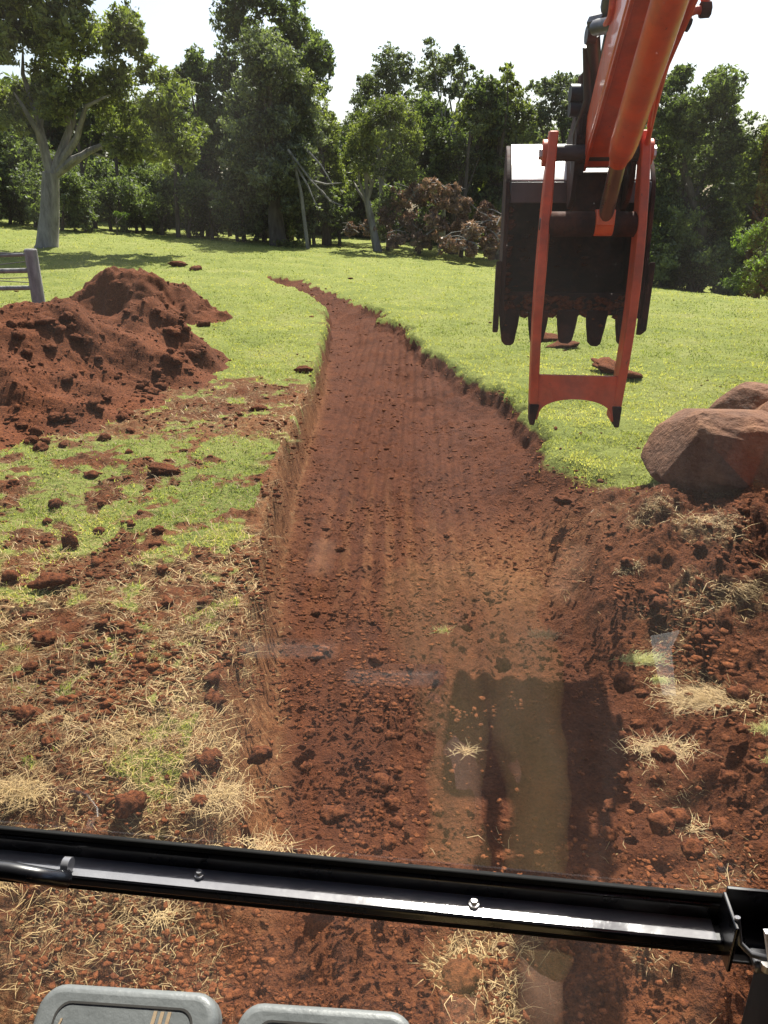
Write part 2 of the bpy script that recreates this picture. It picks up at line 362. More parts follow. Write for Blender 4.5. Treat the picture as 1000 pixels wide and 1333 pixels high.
# ------------------------------------------------------------------ ground sheet (polar grid, fine where the picture is near)
def ground():
    front = np.linspace(-40, 40, 820); rest = np.linspace(42, 318, 130)[1:-1]
    az = np.radians(np.concatenate([front, rest])); na = len(az)
    e = np.linspace(math.atan(2.15/.35), math.atan(2.15/28.), 1150); r1 = 2.15/np.tan(e)
    r2 = np.geomspace(28.2, 75, 120); r3 = np.geomspace(80, 900, 24)
    r = np.concatenate([r1, r2, r3]); nr = len(r)
    R, A = np.meshgrid(r, az, indexing='ij'); X = R*np.sin(A); Y = R*np.cos(A)
    z, g, s, f, c, wa = fields(X.ravel(), Y.ravel())
    V = np.stack([X.ravel(), Y.ravel(), z], 1)
    i, j = np.meshgrid(np.arange(nr-1), np.arange(na), indexing='ij'); j2 = (j+1) % na
    Q = np.stack([i*na+j, i*na+j2, (i+1)*na+j2, (i+1)*na+j], -1).reshape(-1, 4)[:, ::-1]
    V2 = np.concatenate([V, [[0, 0, float(z[:na].mean())]]])
    me = npmesh('ground', V2, Q)
    bm = None
    for nm, a in (('grass', g), ('straw', s), ('fresh', f), ('cut', c), ('wall', wa)): vattr(me, nm, np.append(a, 0))
    o = link('ground', me, M['ground'], smooth=True); tag(o, kind='structure')
    info = [((-11, -1.2, 5, 12.5, .028), 0, 'large dark red heap of loose dug soil left of the cut track, nearest the fence'),
            ((-7.2, -1.5, 13, 17.2, .03), 1, 'smaller rough heap of turf and red soil behind the long heap')]
    for (x0, x1, y0, y1, st), k, lab in info:
        xs = np.arange(x0, x1, st); ys = np.arange(y0, y1, st); XX, YY = np.meshgrid(xs, ys, indexing='ij'); XX = XX.ravel(); YY = YY.ravel(); nx, ny = len(xs), len(ys)
        h = heaps(XX, YY)[k]; a, b_ = np.meshgrid(np.arange(nx-1), np.arange(ny-1), indexing='ij'); q = np.stack([a*ny+b_, (a+1)*ny+b_, (a+1)*ny+b_+1, a*ny+b_+1], -1).reshape(-1, 4)
        q = q[(h[q] > -.028).any(1)]; u, inv = np.unique(q, return_inverse=True)
        o = link('soil_heap', npmesh('soil_heap', np.stack([XX[u], YY[u], base(XX[u], YY[u])+h[u]], 1), inv.reshape(-1, 4)), M['soil'], smooth=True); tag(o, lab, 'soil heap', 'heaps of dug soil')
ground()
def surf(x, y):
    z = fields(x, y)[0]; h = heaps(x, y); b = base(x, y)
    return np.maximum(z, np.maximum(b+h[0], b+h[1]))
# ------------------------------------------------------------------ grass, straw
def blades(name, n, rmin, rmax, mask, hgt, wid, lean, mat, seg=1, azr=34):
    az = np.radians(RNG.uniform(-azr, azr, n)); e = RNG.uniform(math.atan(2.0/rmax), math.atan(2.0/rmin), n); r = 2.0/np.tan(e)
    x = r*np.sin(az); y = r*np.cos(az)
    k = mask(x, y) > RNG.random(n); x, y, r = x[k], y[k], r[k]; n = len(x)
    z = fields(x, y)[0]-.004
    h = hgt(r, n)*(.6+.8*RNG.random(n)); w = wid(r, n)
    th = RNG.uniform(0, 2*math.pi, n); ph = RNG.uniform(0, 2*math.pi, n); le = lean(n)
    bx, by = np.cos(th)*w, np.sin(th)*w
    dx, dy = np.cos(ph)*np.sin(le), np.sin(ph)*np.sin(le); dz = np.cos(le)
    P = np.stack([x, y, z], 1); B = np.stack([bx, by, 0*bx], 1)
    mid = P+np.stack([dx, dy, dz], 1)*(h*.55)[:, None]
    ph2 = ph+RNG.normal(0, .7, n); l2 = le+RNG.uniform(0.1, .7, n)
    tip = mid+np.stack([np.cos(ph2)*np.sin(l2), np.sin(ph2)*np.sin(l2), np.cos(l2)], 1)*(h*.55)[:, None]
    z_t = tip[:, 2]; tip[:, 2] = np.maximum(z_t, z+.004)
    V = np.stack([P-B, P+B, mid+B*.8, mid-B*.8, tip], 1).reshape(-1, 3)
    i = np.arange(n)[:, None]*5
    T = np.concatenate([i+[0, 1, 2], i+[0, 2, 3], i+[3, 2, 4]], 0)
    me = npmesh(name, V, T, 3)
    pat = np.clip(.47+.50*fbm(x, y, .9, 4, 130)+.55*fbm(x*.6, y, .22, 3, 134)+.22*RNG.normal(0, 1, n), 0, 1)
    vattr(me, 'tint', np.repeat(pat, 5))
    o = link(name, me, mat); return o
def heapfree(x, y):
    h = heaps(x, y); return (np.maximum(h[0], h[1]) < 0)
def gm(x, y):
    g = fields(x, y)[1]; cl = np.clip(.55+.9*fbm(x, y, 3.1, 2, 140), .12, 1)*np.where((x < -.8) & (y < 9), .6, 1)
    return g*cl*heapfree(x, y)
o = blades('grass', 620000, 2.2, 60, gm, lambda r, n: .016+.0008*r+.02*RNG.random(n)**4, lambda r, n: .0016+.00042*r, lambda n: RNG.uniform(.1, 1.0, n), M['grass'])
tag(o, 'short bright yellow green pasture grass covering the paddock', 'grass', kind='stuff')
def sm(x, y): return fields(x, y)[2]**1.3*heapfree(x, y)
o = blades('dry_grass', 150000, 1.2, 14, sm, lambda r, n: .04+.07*RNG.random(n)**2, lambda r, n: .0009+.00028*r, lambda n: RNG.uniform(.9, 1.5, n), M['straw'])
tag(o, 'dry straw coloured grass scattered over the disturbed soil', 'dry grass', kind='stuff')
# ------------------------------------------------------------------ clods
def clod_mesh(name, seed, sub=3, flat=.7, rough=.35):
    bm = bmesh.new(); bmesh.ops.create_icosphere(bm, subdivisions=sub, radius=1)
    V = np.array([v.co[:] for v in bm.verts])
    n = 1.2*fbm(V[:, 0]+V[:, 2]*.7, V[:, 1]-V[:, 2]*.6, 1.3, 3, seed, .65)+.4*fbm(V[:, 1]+V[:, 2], V[:, 0]+3, 1.0, 2, seed+5)
    V = V*(1+rough*n)[:, None]; V[:, 2] *= flat
    for v, c in zip(bm.verts, V): v.co = c
    me = bpy.data.meshes.new(name); bm.to_mesh(me); bm.free(); me.materials.append(M['soil'])
    me.polygons.foreach_set('use_smooth', [True]*len(me.polygons)); return me
CLODS = [clod_mesh('clod', 200+7*k, 3, .6+.08*(k % 4)) for k in range(6)]
SM = [clod_mesh('crumb', 300+7*k, 1, .75, .5) for k in range(5)]
def crumbs():
    n = 95000
    az = np.radians(RNG.uniform(-34, 34, n)); e = RNG.uniform(math.atan(2.2/26), math.atan(2.2/1.0), n); r = 2.2/np.tan(e)
    x = r*np.sin(az); y = r*np.cos(az)
    z, g, s, f, c, _w = fields(x, y); h = heaps(x, y); hh = np.maximum(h[0], h[1]) > 0
    cl = np.clip(.35+1.1*fbm(x, y, 1.7, 3, 150), .03, 1)
    k = RNG.random(n) < np.where(hh, .9, (1-g)**2*cl*(1-.55*c)*np.where(y < 2.6, .22, 1)+.01); x, y, r = x[k], y[k], r[k]; n = len(x)
    size = .0030*(1+r*.12)*(1/(RNG.random(n)*.96+.04))**.62; size = np.minimum(size, np.where(c[k] > .5, .009+.0012*r, np.where(r < 2.8, .011, .019+.0015*r)))
    z = surf(x, y)+size*.15
    vs, fs, off = [], [], 0
    idx = RNG.integers(0, 5, n)
    for q in range(5):
        me = SM[q]; B = np.array([v.co[:] for v in me.vertices]); T = np.array([p.vertices[:] for p in me.polygons])
        m = np.nonzero(idx == q)[0]; a = RNG.uniform(0, 6.28, len(m)); ca, sa = np.cos(a), np.sin(a)
        W = np.stack([B[None, :, 0]*ca[:, None]-B[None, :, 1]*sa[:, None], B[None, :, 0]*sa[:, None]+B[None, :, 1]*ca[:, None], np.repeat(B[None, :, 2], len(m), 0)], -1)*np.stack([RNG.uniform(.7, 1.5, len(m)), RNG.uniform(.7, 1.5, len(m)), RNG.uniform(.45, 1.1, len(m))], 1)[:, None]
        W = W*size[m][:, None, None]+np.stack([x[m], y[m], z[m]], 1)[:, None]
        vs.append(W.reshape(-1, 3)); fs.append((T[None]+(np.arange(len(m))*len(B))[:, None, None]+off).reshape(-1, 3)); off += len(m)*len(B)
    o = link('soil_crumbs', npmesh('soil_crumbs', np.concatenate(vs), np.concatenate(fs), 3), M['soil2'], smooth=False)
    tag(o, 'loose crumbs of red soil strewn over the cut and the heaps', 'soil crumbs', kind='stuff')
crumbs()
def hits(px, py):
    d = ray(px, py); t = np.geomspace(1.5, 140, 1500); P = EYE[None]+d[None]*t[:, None]
    i = np.argmax(P[:, 2] < surf(P[:, 0], P[:, 1])); return P[i]
def clod(px, py, size, label=None, group=None, s3=(1, 1, 1), mesh=None, z=None):
    p = hits(px, py)
    o = bpy.data.objects.new('soil_clod', mesh or random.choice(CLODS)); COL.objects.link(o)
    zz = float(surf(np.array([p[0]]), np.array([p[1]]))[0])
    o.location = (p[0], p[1], zz+size*.22); o.scale = (size*s3[0], size*s3[1], size*s3[2]); o.rotation_euler = (random.uniform(-.3, .3), random.uniform(-.3, .3), random.uniform(0, 6.28))
    return tag(o, label, 'clod', group)
LB = [(60, 425, .10, 'dark clod half sunk in the long soil heap near the fence post', (1.2, .8, .6)),
      (225, 440, .12, 'dark clod on the right shoulder of the long soil heap', (1.2, .8, .8)),
      (265, 425, .13, 'large dark clod at the right toe of the long soil heap', (1, 1, .8)),
      (215, 616, .115, 'broad flat brown clod alone on the left grass bank', (1.15, .8, .7)),
      (137, 572, .06, 'round dark clod at the foot of the big soil heap', (1, 1, 1)),
      (170, 562, .045, 'small round clod between the heap foot and the straw strip', (1, 1, 1)),
      (92, 712, .07, 'upright pointed dark clod at the left edge of the grass bank', (.7, .7, 1.5)),
      (70, 762, .085, 'wide dark clod in the bare red patch on the left bank', (1.3, .8, .7)),
      (338, 535, .085, 'crumbling clod on the lip of the left cut wall', (1.2, .9, .8)),
      (395, 484, .12, 'turf topped clod leaning over the cut edge', (1, .8, .7)),
      (232, 346, .26, 'dark clod on the grass right behind the turf heap', (1.2, .8, .6)),
      (255, 352, .22, 'lower dark clod beside the turf heap', (1.1, .8, .55)),
      (710, 443, .22, 'dark scraped soil clod on the paddock behind the bucket teeth', (1.3, .8, .35)),
      (735, 452, .20, 'small flat soil clod right of the bucket teeth', (1.2, .8, .35)),
      (792, 482, .24, 'brown turf clod lying on the paddock behind the thumb crossplate', (1.1, .9, .5)),
      (822, 492, .16, 'reddish clod just outside the right thumb arm', (1, .8, .4)),
      (432, 1065, .055, 'block shaped clod on the track floor above the cab sill', (1, 1, .9)),
      (497, 1022, .045, 'pale block clod on the floor left of the shadow', (1, 1, .9)),
      (412, 858, .04, 'dark round clod near the left edge of the floor', (1, 1, .9)),
      (655, 870, .05, 'pointed clod at the far edge of the machine shadow', (1, .8, 1.1)),
      (730, 655, .09, 'pale yellowish clod on the right side of the cut', (1, .8, .7)),
      (600, 1275, .045, 'dark clod lump below the middle of the cab sill', (1.2, 1, .5)),
      (340, 985, .05, 'dark clod fallen against the left cut wall', (1, .8, .9))]
for px, py, s, lab, s3 in LB: clod(px, py, s*.9, lab, None, s3)
G1 = 'loose soil clods along the right spoil bank'
for k in range(26):
    clod(random.uniform(790, 990), random.uniform(665, 1130), random.uniform(.018, .045), 'fist sized dark red clod lying in the rough spoil bank right of the cut', G1)
G2 = 'loose soil clods on the track floor'
for k in range(22):
    clod(random.uniform(390, 620), random.uniform(620, 1110), random.uniform(.018, .035), 'small dark red clod lying on the dug track floor', G2)
G4 = 'loose clods along the toe of the long soil heap'
for k in range(34):
    a = random.random(); clod(40+230*a+random.uniform(-25, 25), 575-110*a+random.uniform(-22, 22), random.uniform(.03, .075), 'dark red clod rolled down to the toe of the long soil heap', G4)
G5 = 'clods on the face of the long soil heap'
for k in range(30):
    clod(random.uniform(10, 250), random.uniform(400, 500), random.uniform(.03, .07), 'dark red clod stuck in the face of the long soil heap', G5)
G3 = 'loose soil clods on the left bank'
for k in range(26):
    clod(random.uniform(10, 330), random.uniform(600, 1070), random.uniform(.025, .05), 'small dark clod lying among the dry grass of the left bank', G3)
# ------------------------------------------------------------------ boulders
def boulder(px, py, s3, rot, label, seed, zoff=.3):
    p = hit(px, py)
    bm = bmesh.new(); bmesh.ops.create_icosphere(bm, subdivisions=6, radius=1)
    V = np.array([v.co[:] for v in bm.verts])
    W = np.sign(V)*np.abs(V)**.82; 
    n = .14*fbm(V[:, 0]+V[:, 2]*.8, V[:, 1]-V[:, 2]*.5, .9, 3, seed)+.028*fbm(V[:, 0]*1.0+V[:, 2], V[:, 1]+V[:, 2]*.6, 4, 4, seed+9)
    W = W*(1+n)[:, None]
    rs = np.random.default_rng(seed)
    for k in range(15):                      # broken flat facets
        d = rs.normal(size=3); d[2] = abs(d[2])*.7; d /= np.linalg.norm(d); o_ = rs.uniform(.74, .96)
        q = W@d-o_; W = W-np.outer(np.clip(q, 0, None)*.86, d)
    W *= np.array(s3)
    for v, c in zip(bm.verts, W): v.co = c
    me = bpy.data.meshes.new('boulder'); bm.to_mesh(me); bm.free(); me.polygons.foreach_set('use_smooth', [True]*len(me.polygons))
    o = link('boulder', me, M['rock']); z = gz(p[0], p[1])
    o.location = (p[0], p[1]+s3[1]*.5, z+s3[2]*zoff*2); o.rotation_euler = (0, 0, rot)
    return tag(o, label, 'boulder', 'red brown boulders beside the cut')
boulder(960, 634, (.60, .46, .30), -.15, 'largest red brown boulder resting on the grass edge of the spoil bank', 401)
boulder(1000, 572, (.50, .42, .30), .3, 'smaller boulder standing behind the largest boulder', 431)
boulder(1045, 600, (.5, .4, .34), .9, 'boulder cut off by the right picture edge beside the largest boulder', 451)
# ------------------------------------------------------------------ trees
def leaves(centres, radii, nper, size, up=.35, flat=.8, rng=RNG, hue=None, lmin=0.):
    """leaf quads spread through clumps made of sub-clumps"""
    C, T = [], []
    for c, r, n in zip(centres, radii, nper):
        ns = 24; d = rng.normal(size=(ns, 3)); d /= np.linalg.norm(d, axis=1)[:, None]; d[:, 2] *= flat
        sub = np.array(c)+d*r*rng.uniform(.35, .85, (ns, 1)); sr = r*rng.uniform(.16, .36, ns)
        k = rng.integers(0, ns, n); q = rng.normal(size=(n, 3)); q /= np.linalg.norm(q, axis=1)[:, None]
        q[:, 2] = np.where(q[:, 2] < 0, q[:, 2]*.5, q[:, 2])*flat
        C.append(sub[k]+q*(sr[k]*rng.random(n)**.4)[:, None]); T.append(np.clip(rng.normal(.45, .2)+rng.normal(0, .18, n)+.25*rng.normal(0, 1, ns)[k], lmin, 1))
    C = np.concatenate(C); T = np.concatenate(T); n = len(C)
    a = rng.normal(size=(n, 3)); a /= np.linalg.norm(a, axis=1)[:, None]; a[:, 2] -= .25
    nn = rng.normal(size=(n, 3)); nn[:, 2] += up*2; b = np.cross(a, nn); b /= np.linalg.norm(b, axis=1)[:, None]
    s = size*rng.uniform(.6, 1.4, n)[:, None]
    V = np.stack([C-a*s, C+b*s*.42, C+a*s, C-b*s*.42], 1).reshape(-1, 3)
    return V, np.arange(n*4).reshape(-1, 4), np.repeat(T, 4)
def circ_clumps(circles, y, depth, rng, jitter=.15):
    cs, rs = [], []
    for (px, py, rp) in circles:
        p = at(px, py, y); D = (y*CP-(p[2]-2.3)*SP); r = 1.12*rp*D/F
        cs.append(p+np.array([0, rng.uniform(-depth, depth), 0])); rs.append(r)
    return cs, rs
def tree(label, px, py, y, circles, mat, leaf=.16, dens=1.0, trunk_r=.25, bark='bark', depth=1.6, limbs=None, group='trees along the far edge of the paddock', bush=False, name='tree', seed=0, cat=None, limb_n=7, lean=None):
    rng = np.random.default_rng(seed+1000)
    p = at(px, py, y); x, yy = p[0], y; z = gz(x, yy)
    root = empty(name, (x, yy, z)); tag(root, label, cat or ('bush' if bush else 'tree'), group)
    cs, rs = circ_clumps(circles, y, depth, rng)
    fill_c, fill_r = [], []
    for c, r in zip(cs, rs):
        fill_c.append(c); fill_r.append(r)
        for k in range(3):
            d = rng.normal(size=3); d /= np.linalg.norm(d); fill_c.append(c+d*r*np.array([.75, 1.3, .75])); fill_r.append(r*rng.uniform(.4, .65))
    for i, c in enumerate(cs):
        ds = [np.linalg.norm((c-q)*np.array([1, .3, 1])) for q in cs]
        for k in np.argsort(ds)[1:3]:
            if ds[k] < 3.2*rs[i]: fill_c.append((c+cs[k])/2); fill_r.append((rs[i]+rs[k])*.5)
    n = [max(60, int(dens*8*(r/leaf)**2)) for r in fill_r]
    V, Q, T = leaves(fill_c, fill_r, n, leaf*.78, rng=rng)
    me = npmesh('crown', V, Q); vattr(me, 'tint', T); link('crown', me, mat, root)
    mb = MB(); top = np.mean(cs, axis=0); hh = max(c[2] for c in cs)-z
    b0 = Vector((x, yy, z-.25)); nfork = limbs if limbs is not None else [
        tuple(cs[i]) for i in rng.choice(len(cs), min(limb_n, len(cs)), replace=False)]
    f = Vector(lean) if lean is not None else Vector((x+(top[0]-x)*.35, yy, z+max(.6, hh*(.12 if bush else .34))))
    mid = b0.lerp(f, .5)+Vector((rng.uniform(-.1, .1)*hh*.12, 0, 0))
    mb.tube([b0, b0.lerp(mid, .15)+Vector((0, 0, .05)), mid, f], [trunk_r*1.5, trunk_r*1.1, trunk_r*.92, trunk_r*.78], 12)
    for t in nfork:
        t = Vector(t); m1 = f.lerp(t, .35)+Vector((rng.normal(0, .12)*hh*.2, rng.normal(0, .1), hh*.03)); m2 = f.lerp(t, .7)+Vector((rng.normal(0, .1)*hh*.15, 0, hh*.04))
        mb.tube([f-Vector((0, 0, trunk_r*.4)), m1, m2, t], [trunk_r*.46, trunk_r*.32, trunk_r*.2, trunk_r*.06], 7)
    mb.build('trunk', M[bark], root)
    return root
def blobs(poly, rmin, rmax, n, seed):
    """clump circles filling a pixel outline"""
    rng = np.random.default_rng(seed); P = np.array(poly, float); x0, y0 = P.min(0); x1, y1 = P.max(0); out = []
    def inside(px, py):
        c = False; j = len(P)-1
        for i in range(len(P)):
            if (P[i, 1] > py) != (P[j, 1] > py) and px < (P[j, 0]-P[i, 0])*(py-P[i, 1])/(P[j, 1]-P[i, 1])+P[i, 0]: c = not c
            j = i
        return c
    while len(out) < n:
        px, py, r = rng.uniform(x0, x1), rng.uniform(y0, y1), rng.uniform(rmin, rmax)
        if inside(px, py): out.append((px, py, r))
    return out
# big spreading tree on the left, in the open
T1 = [(20, 20, 34), (60, 5, 36), (110, 12, 34), (150, 28, 28), (175, 40, 18), (10, 70, 34), (55, 60, 34), (100, 62, 34), (145, 65, 28), (185, 62, 16), (195, 68, 10),
      (5, 120, 30), (45, 115, 28), (90, 112, 30), (135, 112, 28), (165, 110, 22), (200, 100, 20), (225, 108, 20), (235, 130, 22), (30, 160, 20), (85, 150, 22), (130, 152, 24), (175, 150, 24),
      (215, 155, 24), (245, 165, 20), (190, 190, 20), (230, 190, 22), (255, 188, 14), (150, 188, 18), (205, 212, 13), (250, 210, 12), (170, 205, 12), (-30, 40, 40), (-50, 110, 40), (70, -30, 34), (120, -25, 28), (10, -35, 40), (-5, 160, 18)]
y1 = float(hit(60, 321)[1])
def L(px, py, dy=0): return tuple(at(px, py, y1+dy))
r = tree('broad spreading tree with thick pale grey trunk, standing alone in the paddock behind the fence', 60, 322, y1, T1, M['leaf_mid'], leaf=.115, dens=1.15, trunk_r=.40*y1/33, bark='bark_pale',
         depth=1.5, limbs=[L(18, 120, -.5), L(58, 110, .6), L(95, 95), L(150, 120, -.8), L(205, 175, .5), L(140, 205, .3), L(30, 60, .7), L(110, 60, 1)], group='trees standing in the open paddock', seed=1, lean=L(66, 225))
Y2 = float(hit(493, 327)[1])
r2 = tree('slim leaning tree with small bright crown, alone in the mid paddock beside the dead brush', 493, 328, Y2,
          [(490, 150, 26), (515, 140, 24), (530, 165, 20), (470, 175, 22), (500, 185, 26), (530, 200, 18), (480, 215, 18), (510, 222, 18), (545, 185, 10), (460, 205, 14), (462, 235, 12), (535, 228, 10)],
          M['leaf_mid'], leaf=.10, dens=.7, trunk_r=.2, bark='bark_pale', depth=1.2, group='trees standing in the open paddock', seed=2, lean=at(478, 262, Y2))
# wood along the far edge: trees front to back
yb = 42
tree('tall dark cone shaped tree rising highest in the wood, drooping foliage', 362, 305, 40, [(352, 70, 34), (340, 100, 30), (375, 95, 30), (330, 135, 32), (365, 135, 34), (395, 135, 26), (320, 175, 34), (355, 180, 36), (395, 180, 30),
     (315, 215, 32), (350, 225, 36), (390, 225, 30), (318, 250, 26), (355, 262, 30), (395, 258, 26)], M['leaf_grey'], .12, 1.0, .4, seed=3, depth=1.5)
tree('tallest tree crown behind the dark cone shaped tree, cut by the top of the picture', 345, 303, 48, [(312, 12, 20), (300, 40, 20), (345, 5, 22), (375, 25, 24), (330, 45, 28), (395, 45, 22), (415, 65, 16), (425, 90, 12), (405, 85, 20), (370, 65, 28),
     (300, 75, 22), (285, 110, 22), (420, 120, 16), (430, 75, 9), (350, -15, 14), (300, -10, 10), (385, 110, 24), (310, 120, 24)], M['leaf_dark'], .15, 1.1, .4, seed=4, depth=2)
tree('mid green leafy tree on the right side of the dark cone shaped tree', 425, 305, 43, [(400, 110, 20), (415, 140, 20), (400, 165, 18), (430, 165, 16), (420, 195, 20), (435, 220, 16), (410, 230, 18), (425, 255, 18), (440, 250, 14), (400, 200, 14)], M['leaf_mid'], .12, .9, .25, seed=5)
tree('dark leafy tree between the broad spreading tree and the dark cone tree', 275, 303, 46, [(262, 90, 20), (245, 105, 18), (270, 120, 22), (285, 150, 20), (262, 160, 20), (290, 190, 22), (275, 220, 20), (295, 250, 20), (250, 75, 9), (232, 95, 8), (250, 190, 22), (245, 225, 20)], M['leaf_dark'], .14, 1.0, .3, seed=6)
tree('left tall thin topped gum tree behind the slim leaning tree', 500, 312, 50, [(500, 85, 17), (488, 100, 14), (520, 75, 15), (505, 110, 16), (530, 100, 15), (478, 120, 12), (495, 135, 14), (520, 130, 15), (470, 110, 8), (465, 140, 14), (455, 165, 16), (470, 190, 18)], M['leaf_grey'], .13, .8, .22, seed=7, bark='bark_pale')
tree('right tall thin topped gum tree with gaps of sky in its crown', 575, 318, 50, [(560, 68, 12), (575, 85, 15), (590, 85, 14), (600, 100, 12), (552, 95, 13), (570, 110, 12), (600, 120, 12), (585, 125, 10), (548, 120, 12), (610, 90, 6), (598, 70, 7)], M['leaf_grey'], .13, .8, .22, seed=8, bark='bark_pale')
tree('dark dense tree behind the dead brush, below the gum tops', 590, 325, 45, blobs([(540, 130), (640, 120), (660, 200), (650, 270), (540, 260)], 16, 26, 22, 9), M['leaf_dark'], .15, 1.0, .3, seed=9)
tree('mid green tree left of the excavator bucket with uneven top', 650, 335, 44, [(655, 98, 10), (665, 108, 9), (640, 125, 14), (625, 130, 12), (662, 130, 14), (685, 125, 12), (645, 150, 20), (675, 155, 20), (620, 165, 18), (655, 180, 24), (690, 190, 20), (630, 210, 24), (670, 220, 24), (650, 245, 22), (612, 130, 9), (600, 150, 16)], M['leaf_mid'], .13, .95, .28, seed=10)
tree('pale green tree behind the excavator arm, right of the uneven topped tree', 735, 340, 46, [(720, 110, 12), (740, 105, 14), (705, 120, 12), (755, 120, 18), (725, 135, 16), (745, 150, 20), (710, 160, 20), (740, 185, 26), (780, 150, 26), (700, 200, 20), (770, 200, 28), (800, 180, 24), (740, 230, 26), (700, 240, 22), (690, 150, 12), (695, 108, 6)], M['leaf_grey'], .13, .95, .28, seed=11)
tree('dark tree hidden behind the excavator bucket', 790, 350, 43, blobs([(740, 150), (860, 140), (870, 330), (740, 310)], 20, 30, 22, 12), M['leaf_dark'], .14, 1.0, .3, seed=12)
tree('large round topped dark tree right of the excavator arm', 905, 372, 38, [(895, 105, 20), (920, 108, 22), (870, 125, 18), (945, 125, 20), (965, 150, 18), (895, 140, 26), (925, 150, 28), (870, 165, 26), (955, 180, 26), (900, 185, 30), (975, 185, 16), (985, 165, 10), (870, 210, 30), (930, 215, 30), (965, 220, 24), (900, 245, 30), (860, 260, 28), (940, 265, 30),
     (880, 290, 28), (920, 310, 30), (860, 320, 26), (955, 300, 26), (890, 340, 24), (930, 345, 22), (905, 88, 12), (880, 100, 12), (940, 100, 10)], M['leaf_dark'], .115, 1.15, .38, seed=13, depth=2)
tree('green tree at the right picture edge behind the low bush', 1010, 385, 36, [(995, 175, 12), (1010, 190, 20), (1000, 215, 20), (1020, 240, 26), (990, 250, 18), (1010, 280, 24), (975, 255, 14), (1035, 200, 26), (1040, 280, 26), (985, 225, 12)], M['leaf_mid'], .115, 1.0, .25, seed=14)
tree('low pale leafed bush at the right edge of the paddock', 985, 398, 30, [(985, 300, 16), (970, 315, 14), (1000, 310, 18), (990, 340, 20), (965, 345, 16), (1010, 345, 22), (985, 370, 18), (955, 370, 12), (1015, 380, 18), (998, 290, 8)], M['leaf_light'], .075, .7, .12, bush=True, name='bush', group='bushes at the foot of the wood', seed=15)
tree('dark low bush under the large round topped tree', 870, 372, 37, blobs([(850, 320), (950, 330), (950, 385), (850, 365)], 12, 20, 14, 16), M['leaf_dark'], .1, 1.0, .12, bush=True, name='bush', group='bushes at the foot of the wood', seed=16)
# understory under the wood: individual dark bushes and slim trees
und = [(30, 300, 44, [(0, 200, 30), (30, 230, 30), (60, 215, 26), (10, 262, 26), (50, 268, 24), (-30, 240, 34), (20, 180, 26)], 'dark bush behind the trunk of the broad spreading tree'),
       (125, 300, 46, [(105, 225, 24), (140, 225, 24), (120, 255, 26), (150, 262, 22), (95, 262, 18)], 'dark bush right of the spreading tree trunk'),
       (205, 303, 46, [(180, 230, 24), (215, 232, 26), (195, 260, 26), (228, 265, 22), (170, 272, 18)], 'dark bush midway between spreading tree and cone tree'),
       (262, 305, 44, [(250, 245, 20), (275, 255, 22), (255, 275, 18), (285, 280, 16)], 'dark bush left of the cone tree base'),
       (330, 308, 43, [(315, 275, 16), (340, 282, 16), (365, 280, 16), (390, 282, 15)], 'low dark bush around the base of the cone tree'),
       (425, 310, 43, [(415, 275, 15), (440, 280, 15), (425, 290, 12), (455, 290, 12)], 'low bush between the cone tree and the dead brush')]
for i, (px, py, y, c, lab) in enumerate(und):
    tree(lab, px, py, y, c, M['leaf_dark'], .12, .95, .14, bush=True, name='bush', group='bushes at the foot of the wood', seed=30+i)
for i, px in enumerate(list(range(-20, 470, 33))+[505, 545, 860, 900, 945, 985]):
    rr_ = np.random.default_rng(900+i); py0 = float(np.interp(px, [0, 500, 1000], [296, 318, 398])); y_ = float(rr_.uniform(40.5, 44)) if px < 600 else float(rr_.uniform(36, 38))
    c = [(px+rr_.uniform(-12, 12), py0-12, 14), (px+rr_.uniform(-22, 22), py0-30, 17), (px+rr_.uniform(-22, 22), py0-48, 18), (px+rr_.uniform(-16, 16), py0-66, 16)]
    tree('dark shaded bush in the undergrowth along the foot of the wood', px, py0, y_, c, M['leaf_dark'], .12, .9, .1, bush=True, name='bush', group='dark undergrowth bushes along the wood', seed=60+i, limb_n=3)
tree('small bright yellow green sapling lit at the dark foot of the wood', 152, 298, 40, [(150, 285, 6), (156, 280, 5), (147, 279, 4)], M['leaf_light'], .06, .8, .03, bush=True, name='sapling', cat='sapling', group='bushes at the foot of the wood', seed=40)
# far mass of the wood
def wood():
    rng = np.random.default_rng(77); cs, rs = [], []
    for k in range(800):
        px = rng.uniform(-260, 1260); y = rng.uniform(54, 64)
        top = np.interp(px, [-260, 0, 200, 300, 450, 520, 640, 760, 900, 1000, 1260], [60, 120, 150, 120, 180, 160, 170, 170, 150, 200, 190])
        bot = np.interp(px, [-260, 0, 500, 1000, 1260], [290, 290, 318, 380, 400])
        py = rng.uniform(top, bot); p = at(px, py, y); cs.append(p); rs.append(rng.uniform(1.2, 2.1))
    V, Q, T = leaves(cs, rs, [700]*len(cs), .26, rng=rng)
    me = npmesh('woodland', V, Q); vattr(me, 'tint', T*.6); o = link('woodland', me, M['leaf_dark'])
    tag(o, 'dark mass of woodland filling in behind the edge trees', 'woodland', kind='stuff')
wood()
